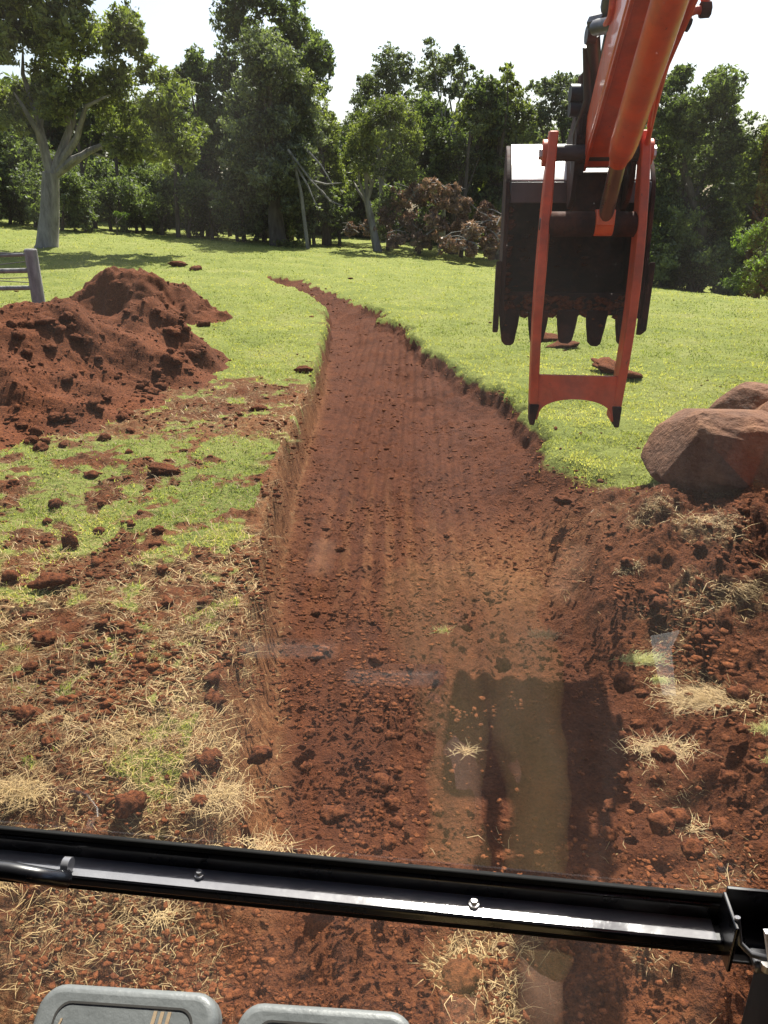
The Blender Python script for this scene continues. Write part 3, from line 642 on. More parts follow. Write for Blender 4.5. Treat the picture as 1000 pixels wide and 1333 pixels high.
# slim trunks standing in the gloom under the wood
for i in range(16):
    px = [118, 160, 188, 232, 246, 300, 318, 345, 380, 402, 515, 560, 600, 640, 690, 868][i]; y = 42+2.2*(i % 3)
    py = np.interp(px, [0, 500, 1000], [296, 320, 395]); p = at(px, py, y); z = gz(p[0], y)
    mb = MB(); dx = random.uniform(-.5, .5); h = random.uniform(4, 6.5)
    mb.tube([(p[0], y, z-.2), (p[0]+dx*.3, y, z+h*.4), (p[0]+dx, y, z+h)], [.13, .10, .06], 8)
    lx = p[0]+dx*.6; mb.tube([(p[0]+dx*.4, y, z+h*.5), (lx+.6, y+.2, z+h*.8)], [.05, .02], 6)
    o = mb.build('bare_tree', M['bark'], None); tag(o, 'slim dark bare tree standing in the gloom at the edge of the wood', 'tree', 'slim trunks under the wood')
# dead brush piles
def brush(label, circles, y, seed, n=2600, px=560):
    rng = np.random.default_rng(seed); cs, rs = circ_clumps(circles, y, 1.2, rng)
    V, Q, T = leaves(cs, rs, [int(n*r*r/1.2) for r in rs], .10, up=0, flat=.9, rng=rng)
    z0 = min(c[2]-r for c, r in zip(cs, rs)); c0 = np.mean(cs, axis=0)
    root = empty('brush_pile', (float(c0[0]), y, gz(float(c0[0]), y))); tag(root, label, 'brush pile', 'piles of dead brush at the edge of the wood')
    me = npmesh('dead_leaves', V, Q); vattr(me, 'tint', T); link('dead_leaves', me, M['dead'], root)
    mb = MB()
    for k in range(70):
        i = rng.integers(0, len(cs)); c = Vector(cs[i]); r = rs[i]; d = Vector(rng.normal(size=3)); d.z = abs(d.z)*.5; d.normalize()
        s = c+Vector(rng.normal(size=3))*r*.3; mb.tube([s-d*r*.7, s+Vector((0, 0, .1)), s+d*r*1.05], [.03, .022, .008], 5)
    mb.build('branches', M['bark_pale'], root)
brush('tall heap of dead brown brush behind the slim leaning tree', [(520, 262, 18), (545, 255, 18), (575, 262, 18), (600, 268, 16), (505, 285, 16), (535, 290, 18), (565, 295, 18), (600, 292, 16), (515, 310, 14), (548, 315, 14), (580, 320, 13), (610, 318, 13), (630, 275, 15), (640, 300, 14), (560, 245, 14), (590, 250, 13), (478, 300, 12), (455, 300, 10)], 39, 501)
brush('lower heap of dead brush and twigs behind the excavator bucket', [(590, 315, 13), (615, 300, 14), (640, 290, 13), (660, 285, 14), (635, 315, 14), (610, 325, 10), (655, 318, 14), (680, 310, 15), (640, 332, 9), (700, 325, 14)], 37, 502)
# pale dead limbs hanging beside the cone tree
mb = MB()
for a, b, c in [((375, 195), (405, 235), (432, 262)), ((395, 190), (418, 215), (436, 245)), ((385, 215), (400, 240), (412, 268)), ((405, 235), (425, 240), (445, 238)), ((418, 248), (430, 262), (447, 268))]:
    mb.tube([at(*a, 38.5), at(*b, 38), at(*c, 37.5)], [.06, .045, .015], 6)
p = at(400, 290, 38.3); mb.tube([(p[0], 38.3, gz(p[0], 38.3)-.1), at(392, 250, 38.2), at(380, 200, 38.5)], [.09, .08, .05], 7)
tag(mb.build('dead_tree', M['bark_pale'], None), 'pale leafless dead tree with drooping limbs right of the dark cone tree', 'dead tree')
# low grass tussocks in the paddock
def bushlet(px, py, s, lab):
    p = hit(px, py); rng = np.random.default_rng(int(px)); 
    V, Q, T = leaves([p+np.array([k*s*.7, 0, s*.3]) for k in (-1, 0, 1, 2)], [s*.5]*4, [260]*4, s*.10, rng=rng)
    me = npmesh('tussock', V, Q); vattr(me, 'tint', T); tag(link('tussock', me, M['leaf_mid']), lab, 'tussock', 'low weeds in the paddock')
bushlet(372, 322, .55, 'low green weed clump in the middle of the paddock')
# shed roof far left
p = at(92, 283, 47); z = gz(p[0], 47)
root = empty('shed', (p[0], 47, z)); tag(root, 'small pale tin roofed shed glimpsed right of the spreading tree trunk', 'shed')
mb = MB(); mb.box((p[0]-.62, 46.4, z-.1), (p[0]+.62, 48, z+.30)); mb.build('wall', M['wall'], root)
mb = MB(); mb.prism([(-.8, .28), (-.1, .66), (.75, .26), (.75, .32), (-.1, .73), (-.8, .34)], 46.2, 48.2, lambda q, t: (p[0]+q[0], t, z+q[1])); mb.build('roof', M['roof'], root)
# ------------------------------------------------------------------ fence
def fence():
    y = 10.6; top = at(40, 327, y); zt = top[2]; x = top[0]; g = gz(x, y)
    root = empty('fence', (x, y, g)); tag(root, 'weathered timber rail fence with wire ending in a post above the big soil heap', 'fence')
    dirx, diry = -.96, -.28
    def P(s, z): return (x+dirx*s, y+diry*s, z)
    for s, r, dz in ((0, .085, .03), (1.15, .06, -.12), (3.0, .07, 0)):
        mb = MB(); mb.tube([P(s-.0, g-.35), P(s, g+.3), P(s, zt+dz-.015), P(s, zt+dz)], [r*1.05, r, r*.95, r*.8], 14)
        mb.build('post', M['timber'], root)
    for z0, z1, r in ((zt-.04, zt-.10, .022), (zt-.24, zt-.24, .032), (zt-.46, zt-.44, .030)):
        mb = MB(); mb.tube([P(0.02, z0), P(1.5, (z0+z1)/2), P(3.1, z1)], r, 10); mb.build('rail', M['timber'], root)
    for z0, z1 in ((zt-.03, zt+.09), (zt-.12, zt-.42), (zt-.40, zt-.14), (zt-.33, zt-.35)):
        mb = MB(); mb.tube([P(0, z0), P(1.5, (z0+z1)/2), P(3.1, z1)], .006, 6); mb.build('wire', M['steel_grey'], root)
fence()
# ------------------------------------------------------------------ tufts of grass on the soil
def tuft(px, py, w, h, n, mat, lab, az=0, lean=.9, seed=0, group='grass tufts lying on the dug soil', L_=1.):
    h *= .72; w *= .85
    rng = np.random.default_rng(seed+int(px*7+py)); p = hit(px, py)
    x = p[0]+rng.normal(0, w*.45, n); y = p[1]+rng.normal(0, w*.22, n); z = surf(x, y)
    ph = rng.uniform(0, 6.28, n) if az is None else az+rng.normal(0, .6, n); le = np.clip(rng.normal(lean+.2, .38, n), 0, 1.62); hh = h*rng.uniform(.5, 1.2, n)
    V, T = [], []; S = 5
    pos = np.stack([x, y, z+.002], 1); wd = rng.uniform(.0007, .0015, n); side = np.stack([-np.sin(ph), np.cos(ph), 0*ph], 1)
    for s in range(S):
        k = 1-s/(S-.0); V.append(np.stack([pos-side*(wd*k)[:, None], pos+side*(wd*k)[:, None]], 1))
        l = np.clip(le+s*.22, 0, 2.1); d = np.stack([np.cos(ph)*np.sin(l), np.sin(ph)*np.sin(l), np.cos(l)], 1); pos = pos+d*(hh/S)[:, None]; pos[:, 2] = np.maximum(pos[:, 2], z+.003)
    V = np.stack(V, 1).reshape(n, S*2, 3); Q = np.array([[2*s, 2*s+1, 2*s+3, 2*s+2] for s in range(S-1)])
    me = npmesh('grass_tuft', V.reshape(-1, 3)-p, (Q[None]+(np.arange(n)*S*2)[:, None, None]).reshape(-1, 4)); vattr(me, 'tint', np.repeat(np.clip(rng.normal(.6, .25, n), 0, 1), S*2))
    o = link('grass_tuft', me, mat); o.location = p; tag(o, lab, 'grass tuft', group)
tuft(702, 908, .10, .07, 260, M['straw'], 'small straw tuft at the far edge of the bucket shadow', None, .8)
tuft(572, 905, .05, .08, 70, M['grass'], 'thin green sprig at the top left corner of the bucket shadow', None, .6)
tuft(820, 942, .13, .10, 420, M['grass'], 'pale green grass tuft right of the thumb shadow', .2, 1.1)
tuft(845, 965, .05, .09, 160, M['grass'], 'narrow green tuft trailing below the pale green tuft', -1.5, 1.1)
tuft(905, 985, .20, .17, 620, M['straw'], 'long swept straw tuft lying right of the shadow', 2.9, 1.2)
tuft(990, 992, .09, .08, 240, M['grass'], 'green grass tuft cut by the right picture edge', None, .8)
tuft(995, 1045, .05, .06, 120, M['grass'], 'smaller green tuft below the one at the right picture edge', None, .8)
tuft(850, 1070, .16, .14, 300, M['straw'], 'loose straw tangle above the right end of the cab sill', None, 1.2)
tuft(600, 1080, .05, .10, 50, M['straw'], 'few straw stalks standing inside the bucket shadow', None, .8)
tuft(880, 1160, .10, .10, 90, M['straw'], 'thin straw wisps just above the window latch', None, 1.1)
tuft(285, 1070, .16, .15, 330, M['straw'], 'straw tuft on the soil above the left part of the cab sill', None, 1.1)
tuft(25, 1040, .16, .14, 520, M['straw'], 'straw tuft at the left picture edge above the grab handle', None, 1.1)
tuft(10, 1195, .10, .14, 320, M['straw'], 'straw tuft below the grab handle at the left picture edge', None, 1.0)
tuft(350, 1190, .14, .10, 220, M['straw'], 'scattered straw just below the middle of the cab sill', None, 1.2)
tuft(420, 1200, .08, .08, 140, M['straw'], 'short straw right of the scattered straw below the sill', None, 1.2)
tuft(220, 1255, .10, .10, 90, M['straw'], 'sparse straw stalks above the left pedal', None, 1.1)
tuft(95, 1245, .03, .14, 14, M['straw'], 'forked dry stalk above the outer corner of the left pedal', None, .5)
tuft(335, 610, .14, .06, 420, M['grass'], 'low green tuft near the lip of the left cut wall', None, .8)
tuft(310, 690, .08, .06, 200, M['grass'], 'small green tuft on the left bank midway down', None, .8)
tuft(205, 860, .05, .07, 90, M['grass'], 'lone green sprig in the middle of the left bank', None, .7)
tuft(215, 890, .05, .07, 90, M['straw'], 'pale dry sprig below the lone green sprig', None, .9)
tuft(370, 570, .14, .09, 260, M['grass'], 'grass hanging over the left cut wall', 0, 1.2)
tuft(75, 940, .12, .12, 300, M['straw'], 'wide straw tuft low on the left bank', None, 1.2)
tuft(160, 960, .12, .12, 220, M['straw'], 'thin straw spread right of the wide straw tuft', None, 1.2)
tuft(850, 660, .16, .07, 420, M['straw'], 'dry grass clump below the largest boulder', None, 1.0)
tuft(930, 680, .22, .09, 520, M['straw'], 'matted dry grass on the crest of the right spoil bank', None, 1.2)
tuft(820, 745, .10, .08, 200, M['straw'], 'pale straw wisp in the middle of the right spoil bank', None, 1.1)
tuft(960, 770, .14, .10, 260, M['straw'], 'pale straw streak low on the right spoil bank', -1.0, 1.2)
# ------------------------------------------------------------------ excavator
YAW = math.radians(6.8); CY, SY = math.cos(YAW), math.sin(YAW)
def W(p):                                   # (right of camera, ahead along the machine, up) -> world
    u, w, z = p; return (u*CY+w*SY, -u*SY+w*CY, z)
def pix(p):
    x, y, z = W(p); z -= 2.3; D = y*CP-z*SP; return (500+F*x/D, 666.5-F*(y*SP+z*CP)/D)
EX = empty('excavator', (0, -.6, 0))
tag(EX, 'orange excavator seen from its cab, arm with toothed bucket and thumb hanging ahead', 'excavator')
U0 = .56
def T(du=0): return lambda p: W(p)
# stick
def beam(mb, a, b, wa, wb, ha, hb):
    a, b = Vector(a), Vector(b); d = (b-a).normalized(); n = Vector((0, -d.z, d.y))
    vs = []
    for c, w_, h_ in ((a, wa, ha), (b, wb, hb)):
        for su, sn in ((-1, -1), (1, -1), (1, 1), (-1, 1)): vs.append(c+Vector((su*w_/2, 0, 0))+n*(sn*h_/2))
    mb.add(vs, [(0, 3, 2, 1), (4, 5, 6, 7), (0, 1, 5, 4), (1, 2, 6, 5), (2, 3, 7, 6), (3, 0, 4, 7)])
TIP = Vector((U0, 4.12, 2.56)); HEEL = Vector((U0, 2.25, 3.47))
mb = MB(W); beam(mb, TIP, HEEL, .20, .25, .17, .30); stick = mb.build('stick', M['orange'], EX, bevel=.012)
sd = (HEEL-TIP).normalized(); sn = Vector((0, -sd.z, sd.y))   # sn points to the upper side
if sn.z < 0: sn = -sn
mb = MB(W)                                   # weld flanges along the underside edges
for s in (-1, 1): beam(mb, TIP+Vector((s*.088, 0, 0))-sn*.088, HEEL+Vector((s*.113, 0, 0))-sn*.155, .014, .014, .03, .03)
mb.build('flange', M['orange2'], stick, bevel=.003)
mb = MB(W); mb.tube([TIP+Vector((-.14, .02, -.02)), TIP+Vector((.14, .02, -.02))], .055, 20); mb.build('pin_boss', M['steel_dirty'], stick)
# boom going back over the cab's right side
mb = MB(W); pts = [(U0, 2.35, 3.55), (U0, 1.2, 3.75), (U0, -.2, 2.9), (U0, -.9, 1.6)]
for a, b in zip(pts[:-1], pts[1:]): beam(mb, a, b, .24, .26, .34, .38)
mb.build('boom', M['orange'], EX, bevel=.01)
# thumb cylinder under the stick
E0 = Vector((U0+.005, 3.93, 2.235)); E1 = Vector((U0+.005, 3.66, 2.50)); E2 = Vector((U0-.02, 2.60, 3.04))
mb = MB(W); cd = (E2-E1).normalized(); mb.tube([E1-cd*.06, E1, E1+cd*.05, E1+cd*.12, E2], [.034, .040, .052, .057, .057], 24)
cyl = mb.build('thumb_cylinder', M['orange'], EX)
mb = MB(W); mb.tube([E0, E1-cd*.02], .034, 18); mb.build('rod', M['chrome'], cyl)
mb = MB(W); mb.tube([E0+Vector((-.042, 0, 0)), E0+Vector((.042, 0, 0))], .052, 20); mb.box((U0-.037, 3.87, 2.23), (U0+.047, 3.96, 2.30)); mb.build('rod_eye', M['orange'], cyl, bevel=.004)
# thumb: two arms, pin tube, crossplate with arched lower edge
UT = U0-.045
def thumb():
    root_m = MB(W); HW = .215; zt, zb = 2.635, 1.285
    def prof(z):                           # arm centre line bows a little
        t = (zt-z)/(zt-zb); return 4.00-.05*math.sin(t*math.pi)+.02*t
    for s in (-1, 1):
        zs = np.linspace(zt, zb, 15); outer = []; inner = []
        for z in zs:
            t = (zt-z)/(zt-zb); d = .05+.025*math.sin(min(1, t*1.5)*math.pi*.6)
            outer.append((prof(z)-d, z)); inner.append((prof(z)+d, z))
        outer[0] = (prof(zt)-.03, zt); inner[0] = (prof(zt)+.03, zt)
        poly = outer+inner[::-1]
        off = lambda z: .02*math.sin((zt-z)/(zt-zb)*math.pi)
        root_m.prism(poly, -1, 1, lambda q, t, s=s: (UT+s*(HW-.01+off(q[1])*1.0-.022*0)+t*.021, q[0], q[1]))
    return root_m.build('thumb', M['orange2'], EX, bevel=.006)
th = thumb()
mb = MB(W); N = 18; poly = [(-.20, 1.52), (.20, 1.52), (.208, 1.42), (.200, 1.285)]
for k in range(N+1):
    a = math.pi*k/N; poly.append((.182*math.cos(a), 1.305+.095*math.sin(a)**.8))
poly += [(-.200, 1.285), (-.208, 1.42)]
mb.prism(poly, 3.935, 3.965, lambda q, t: (UT+q[0], t, q[1])); mb.build('crossplate', M['orange2'], th, bevel=.003)
for s in (-1, 1):
    mb = MB(W); mb.prism([(-.024, 1.37), (.024, 1.37), (.012+.008*s, 1.262), (-.012+.008*s, 1.262)], 3.92, 4.06, lambda q, t, s=s: (UT+s*.206+q[0], t, q[1])); mb.build('wear_tip', M['steel_dirty'], th, bevel=.006)
    mb = MB(W); mb.tube([(UT+s*.19, 4.02, 2.545), (UT+s*.25, 4.02, 2.545)], [.058, .058], 22); mb.build('boss', M['orange2'], th, bevel=.004)
    mb = MB(W); mb.tube([(UT+s*.25, 4.02, 2.545), (UT+s*.265, 4.02, 2.545)], .03, 6); mb.build('bolt', M['steel_worn'], th)
    mb = MB(W); mb.tube([(UT+s*.222, 3.95, 2.235), (UT+s*.245, 3.95, 2.235)], .028, 14); mb.build('pin_cap', M['steel_worn'] if s > 0 else M['steel_grey'], th, bevel=.003)
mb = MB(W); mb.tube([(UT-.2, 3.95, 2.235), (UT+.2, 3.95, 2.235)], .056, 22); mb.build('cross_tube', M['steel_dirty'], th)
mb = MB(W); mb.tube([(UT-.22, 4.02, 2.545), (UT+.22, 4.02, 2.545)], .036, 18); mb.build('pivot_pin', M['steel_grey'], th)
# bucket, mouth towards the cab, teeth down
def bucket():
    BW = .350; C = U0-.072
    # shell profile (w, z): front rim of the top, back over, round the heel, down to the lip
    pr = [(4.33, 2.35), (4.34, 2.435), (4.40, 2.50), (4.55, 2.585), (4.72, 2.625), (4.88, 2.58), (5.0, 2.45), (5.04, 2.27), (4.99, 2.08), (4.86, 1.92), (4.70, 1.83), (4.50, 1.77), (4.42, 1.76)]
    def off(d):
        out = []
        for i, p in enumerate(pr):
            a = Vector(pr[max(i-1, 0)]); b = Vector(pr[min(i+1, len(pr)-1)]); t = (b-a).normalized(); n = Vector((-t.y, t.x)); out.append((p[0]-n.x*d, p[1]-n.y*d))
        return out
    mb = MB(W); poly = pr+off(.02)[::-1]
    mb.prism(poly, C-BW, C+BW, lambda q, t: (t, q[0], q[1]))
    b = mb.build('bucket', M['steel_dirty'], EX, bevel=0)
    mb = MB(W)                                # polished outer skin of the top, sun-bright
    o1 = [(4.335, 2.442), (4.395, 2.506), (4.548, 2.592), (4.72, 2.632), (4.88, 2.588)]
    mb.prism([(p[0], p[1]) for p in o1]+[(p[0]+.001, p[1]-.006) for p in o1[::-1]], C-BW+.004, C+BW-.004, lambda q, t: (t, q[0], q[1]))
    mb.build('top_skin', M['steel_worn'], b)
    for s in (-1, 1):
        mb = MB(W); side = [(4.30, 2.36)]+[(p[0], p[1]+.0) for p in pr[1:]]+[(4.30, 1.76), (4.27, 1.95)]
        mb.prism(side, 0, .022, lambda q, t, s=s: (C+s*(BW+.001+t), q[0], q[1])); mb.build('side_plate', M['steel_dirty'], b, bevel=.004)
        mb = MB(W); mb.prism([(4.255, 2.05), (4.28, 1.70), (4.40, 1.66), (4.40, 2.0)], 0, .03, lambda q, t, s=s: (C+s*(BW+.024+t), q[0], q[1])); mb.build('side_cutter', M['steel_dirty'], b, bevel=.006)
    mb = MB(W); mb.box((C-BW, 4.315, 2.33), (C+BW, 4.331, 2.43)); mb.build('rim_plate', M['steel_grey'], b, bevel=.004)
    for s in (-.13, .13):
        mb = MB(W); mb.prism([(4.02, 2.44), (4.02, 2.62), (4.20, 2.74), (4.50, 2.62), (4.50, 2.50), (4.34, 2.40), (4.2, 2.30), (4.08, 2.34)], -.012, .012, lambda q, t, s=s: (U0+s+t, q[0], q[1])); mb.build('ear', M['steel_dirty'], b, bevel=.004)
    mb = MB(W); mb.box((U0-.115, 4.18, 2.26), (U0+.115, 4.32, 2.47)); mb.build('gusset', M['steel_dirty'], b, bevel=.01)
    pitch = 2*(BW-.035)/4
    mb = MB(W); top = 1.80; poly = [(-BW, top+.08), (BW, top+.08)]
    edge = []
    for k in range(5):
        c = -BW+.035+k*pitch
        edge += [(c-.052, 1.735), (c+.052, 1.735)]
        if k < 4:
            for a in range(1, 8):
                t = math.pi*a/8; edge.append((c+.052+(pitch-.104)*(1-math.cos(t))/2, 1.735+.035*math.sin(t)))
    poly = [(-BW, top+.08)]+edge+[(BW, top+.08)]
    mb.prism(poly, 0, .03, lambda q, t: (C+q[0], 4.40+t+(q[1]-1.76)*.12, q[1])); mb.build('lip', M['steel_dirty'], b, bevel=.004)
    for k in range(5):
        c = C-BW+.035+k*pitch; mb = MB(W); j = .004*((k*37) % 5-2)
        mb.prism([(-.058, 1.79), (.058, 1.79), (.05, 1.70), (.040, 1.645), (.034, 1.612+j), (.015, 1.598+j), (-.018, 1.60+j), (-.036, 1.615), (-.042, 1.65), (-.05, 1.70)], -.028, .045, lambda q, t: (c+q[0], 4.41+t*(1 if q[1] > 1.7 else .55), q[1]))
        mb.build('tooth', M['steel_dirty'], b, bevel=.008)
    rb = np.random.default_rng(61); vs, fs, off = [], [], 0
    for k in range(260):
        zz = rb.choice([rb.uniform(1.75, 1.86), rb.uniform(1.70, 2.3)], p=[.8, .2]); side = rb.random() < .25
        if side: c0 = (C+rb.choice([-1, 1])*(BW-.012), rb.uniform(4.30, 4.5), rb.uniform(1.8, 2.35))
        elif zz > 1.86: c0 = (C+rb.uniform(-BW+.03, BW-.03), float(np.interp(zz, [1.76, 1.83, 1.92, 2.08, 2.27], [4.45, 4.68, 4.84, 4.965, 5.015])), zz)
        elif zz > 1.745: c0 = (C+rb.uniform(-BW+.01, BW-.01), 4.395, zz)
        else: c0 = (C-BW+.035+rb.integers(0, 5)*pitch+rb.uniform(-.04, .04), 4.385, max(zz, 1.625))
        me = SM[rb.integers(0, 5)]; B = np.array([v.co[:] for v in me.vertices])*rb.uniform(.006, .024)*np.array([1.3, .5, 1]); T = np.array([p.vertices[:] for p in me.polygons])
        vs.append(np.array([W(tuple(np.array(c0)+q)) for q in B])); fs.append(T+off); off += len(B)
    o = link('packed_soil', npmesh('packed_soil', np.concatenate(vs), np.concatenate(fs), 3), M['soil'], b); o['kind'] = 'stuff'
    return b
bucket()
# bucket cylinder and links on the upper side of the stick
B1 = Vector((U0-.035, 4.10, 2.86)); B2 = Vector((U0-.10, 2.75, 3.52))
mb = MB(W)
mb.tube([B1+Vector((-.08, 0, 0)), B1+Vector((.10, 0, 0))], .05, 16)
mb.tube([B1, B1+(B2-B1)*.32], .035, 16); mb.tube([B1+(B2-B1)*.30, B2], .07, 20); mb.build('bucket_cylinder', M['hose'], EX)
for s in (-.11, .09):
    mb = MB(W); mb.tube([(U0+s, 4.10, 2.88), (U0+s, 4.02, 2.50)], .028, 10); mb.box((U0+s-.012, 4.02, 2.45), (U0+s+.012, 4.12, 2.90)); mb.build('link', M['steel_dirty'], EX, bevel=.004)
    mb = MB(W); mb.tube([(U0+s-.01, 4.10, 2.86), (U0+s+.01, 4.40, 2.62)], .03, 10); mb.build('link', M['steel_dirty'], EX)
# hoses and pipes
def pathpx(l): return [at(px, py, y) for px, py, y in l]
def pipe(name, l, r, mat, seg=10):
    mb = MB(); mb.tube(pathpx(l), r, seg); return mb.build(name, mat, EX)
pipe('steel_pipe', [(901, -30, 2.9), (893, 10, 3.1), (872, 70, 3.4), (858, 120, 3.6), (848, 160, 3.75), (842, 190, 3.85)], .012, M['orange2'])
pipe('steel_pipe', [(888, 12, 3.1), (868, 75, 3.4), (852, 125, 3.6), (845, 165, 3.75)], .009, M['orange2'])
pipe('hose', [(894, 30, 3.1), (897, 18, 3.1), (906, 13, 3.1), (918, 14, 3.1), (921, 8, 3.1), (916, -6, 3.1)], .014, M['orange2'])
mb = MB(); mb.tube(pathpx([(912, 13, 3.1), (924, 12, 3.1)]), .026, 8); mb.tube(pathpx([(889, 30, 3.1), (898, 33, 3.1)]), .022, 8); mb.build('hose_fitting', M['steel_dirty'], EX)
pipe('hose', [(800, -20, 3.3), (797, 10, 3.3), (795, 22, 3.35), (788, 34, 3.5)], .013, M['orange2'])
pipe('hose', [(772, 45, 3.75), (774, 90, 3.85), (770, 130, 3.95), (758, 165, 4.1), (752, 200, 4.15)], .030, M['hose'])
pipe('hose', [(757, 120, 4.0), (755, 160, 4.1), (754, 195, 4.1), (748, 235, 4.1)], .014, M['steel_grey'])
pipe('hose', [(764, 60, 3.8), (765, 130, 3.9), (750, 175, 4.05), (747, 225, 4.1)], .018, M['hose'])
mb = MB(); mb.tube(pathpx([(763, 46, 3.75), (775, 46, 3.75)]), .035, 12); mb.tube(pathpx([(772, 30, 3.7), (790, 26, 3.6)]), .03, 8); mb.tube(pathpx([(742, 122, 4.0), (760, 122, 4.0)]), .04, 12)
mb.tube(pathpx([(741, 142, 4.0), (757, 142, 4.0)]), .035, 12); mb.tube(pathpx([(776, 36, 3.6), (806, 30, 3.4)]), .03, 10); mb.build('valve_block', M['hose'], EX)
# cab: sill bar, panes, latch, handle, pedals, shell
UL, UR, LU = -.80, .338, .262
tilt = .00135; ZL = 1.643
mb = MB(W); poly = [(.606, 1.661), (.600, 1.661), (.5975, 1.6595), (.5975, ZL), (.5735, ZL-tilt), (.5715, ZL-.002-tilt), (.5715, 1.631), (.578, 1.6285), (.606, 1.6285)]
mb.prism(poly, UL, UR, lambda q, t: (t, q[0], q[1])); sill = mb.build('window_sill_bar', M['black'], EX, bevel=.0014, seg=3)
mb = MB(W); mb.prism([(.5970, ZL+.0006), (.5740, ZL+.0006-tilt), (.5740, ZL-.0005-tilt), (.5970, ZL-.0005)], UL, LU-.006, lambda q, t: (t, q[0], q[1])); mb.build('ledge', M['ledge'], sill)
mb = MB(W); mb.box((UL, .6005, 1.6615), (UR, .607, 1.669)); mb.build('rubber_seal', M['rubber'], sill, bevel=.002)
mb = MB(W); mb.box((UL, .5735, 1.622), (UR, .600, 1.628)); mb.build('rubber_seal', M['rubber'], sill, bevel=.002)
for px, py in ((260, 1141), (617, 1179)):
    d = ray(px, py); t_ = (ZL-.001-2.3)/d[2]; P0 = EYE+d*t_; mb = MB(); mb.tube([P0, P0+np.array([0, 0, .004]), P0+np.array([0, 0, .0045])], [.0058, .0055, .003], 14); mb.tube([P0+np.array([0, 0, .0045]), P0+np.array([0, 0, .0075])], [.0038, .003], 12)
    mb.build('bolt', M['ledge'] if px < 400 else M['steel_worn'], sill)  # right bolt made pale to stand in for the sun glint
mb = MB(W)                                     # grab handle lying along the left of the bar
mb.tube([(-.75, .552, 1.672), (-.55, .548, 1.672), (-.45, .547, 1.671), (-.425, .548, 1.667), (-.410, .556, 1.656), (-.406, .566, 1.645)], [.0085, .0085, .0085, .0085, .0085, .010], 18); mb.build('grab_handle', M['black'], EX)
mb = MB(W); mb.tube([(-.411, .577, 1.653), (-.403, .577, 1.653)], .008, 14); mb.build('handle_clip', M['ledge'], EX)
# latch at the right end
mb = MB(W); mb.box((LU, .555, 1.624), (LU+.004, .598, 1.680)); mb.box((LU+.004, .560, 1.630), (LU+.07, .596, 1.633)); mb.box((LU+.004, .597, 1.615), (LU+.08, .602, 1.684)); lt = mb.build('latch', M['black'], EX, bevel=.0012)
mb = MB(W); mb.tube([(LU+.004, .566, 1.683), (LU+.008, .560, 1.658), (LU+.018, .556, 1.650), (LU+.04, .554, 1.647), (LU+.08, .554, 1.646)], [.0028, .0028, .003, .0035, .004], 12); mb.build('wire_spring', M['ledge'], lt)
mb = MB(W); mb.box((LU+.022, .548, 1.634), (LU+.08, .570, 1.643)); mb.build('latch_plate', M['ledge'], lt, bevel=.002)
mb = MB(W); mb.tube([(LU+.032, .55, 1.640), (LU+.032, .55, 1.648)], .006, 12); mb.build('bolt', M['steel_worn'], lt)
# added white plate, unseen; its sunlit reflection makes the glint in the glass
def mirror(p):
    GN = Vector(W((0, 1, 0))); GP = Vector(W((0, .602, 1.8))); p = Vector(p); return p-GN*2*(p-GP).dot(GN)
q = [mirror(at(*a)) for a in ((848, 836, .76), (886, 828, .76), (876, 850, .76), (882, 912, .76), (864, 911, .76), (852, 862, .76))]
mb = MB(); mb.add([tuple(v) for v in q]+[tuple(v-Vector((0, .004, 0))) for v in q], [(0, 1, 2, 3, 4, 5), (6, 7, 8, 9, 10, 11)]+[(i, (i+1) % 6, 6+(i+1) % 6, 6+i) for i in range(6)]); mb.build('glint_plate', M['white'], EX)
# pillars, roof, back, floor edge
mb = MB(W); mb.box((UR, .56, 1.0), (UR+.06, .66, 2.9)); mb.build('cab_pillar', M['rubber'], EX, bevel=.006)
mb = MB(W); mb.box((UL-.06, .56, 1.0), (UL, .66, 2.9)); mb.build('cab_pillar', M['rubber'], EX, bevel=.006)
mb = MB(W); mb.box((UL-.06, -1.0, 2.90), (UR+.06, .70, 2.96)); mb.build('cab_roof', M['cab'], EX, bevel=.01)
mb = MB(W); mb.box((UL-.06, -1.06, 1.0), (UR+.06, -1.0, 2.9)); mb.build('cab_rear', M['cab'], EX, bevel=.01)
mb = MB(W); mb.box((UR, -1.0, 1.0), (UR+.04, 0, 2.9)); mb.build('cab_side', M['cab'], EX, bevel=.01)
mb = MB(W); mb.box((UR, 0.001, 1.0), (UR+.04, .55, 1.95)); mb.build('cab_side', M['cab'], EX, bevel=.01)  # kept low so sun reaches the added plate
mb = MB(W); mb.box((UL-.04, -1.0, 1.0), (UL, .55, 2.9)); mb.build('cab_door', M['cab'], EX, bevel=.01)  # shaped solid to the roof to keep sky reflections off the glass
mb = MB(W); mb.box((UL-.05, -1.0, 1.0), (UR, .30, 1.05)); mb.build('cab_floor', M['cab'], EX, bevel=.01)
mb = MB(W); mb.box((-.35, -.75, 1.06), (.30, -.12, 1.42)); mb.box((-.33, -.85, 1.42), (.28, -.68, 2.05)); mb.build('seat', M['cab'], EX, bevel=.04, seg=3)
def pane(name, u0, u1, z0, z1, w0, w1):
    me = bpy.data.meshes.new(name); me.from_pydata([W((u0, w0, z0)), W((u1, w0, z0)), W((u1, w1, z1)), W((u0, w1, z1))], [], [(0, 1, 2, 3)]); me.update()
    return link(name, me, M['glass'], EX)
pane('windscreen_glass', UL, UR, 1.669, 2.90, .606, .60).__setitem__('label', 'large upper windscreen pane, faintly dusty with reflections')
pane('lower_window_glass', UL, UR, 1.05, 1.6215, .60, .606).__setitem__('label', 'lower window pane below the black sill bar')
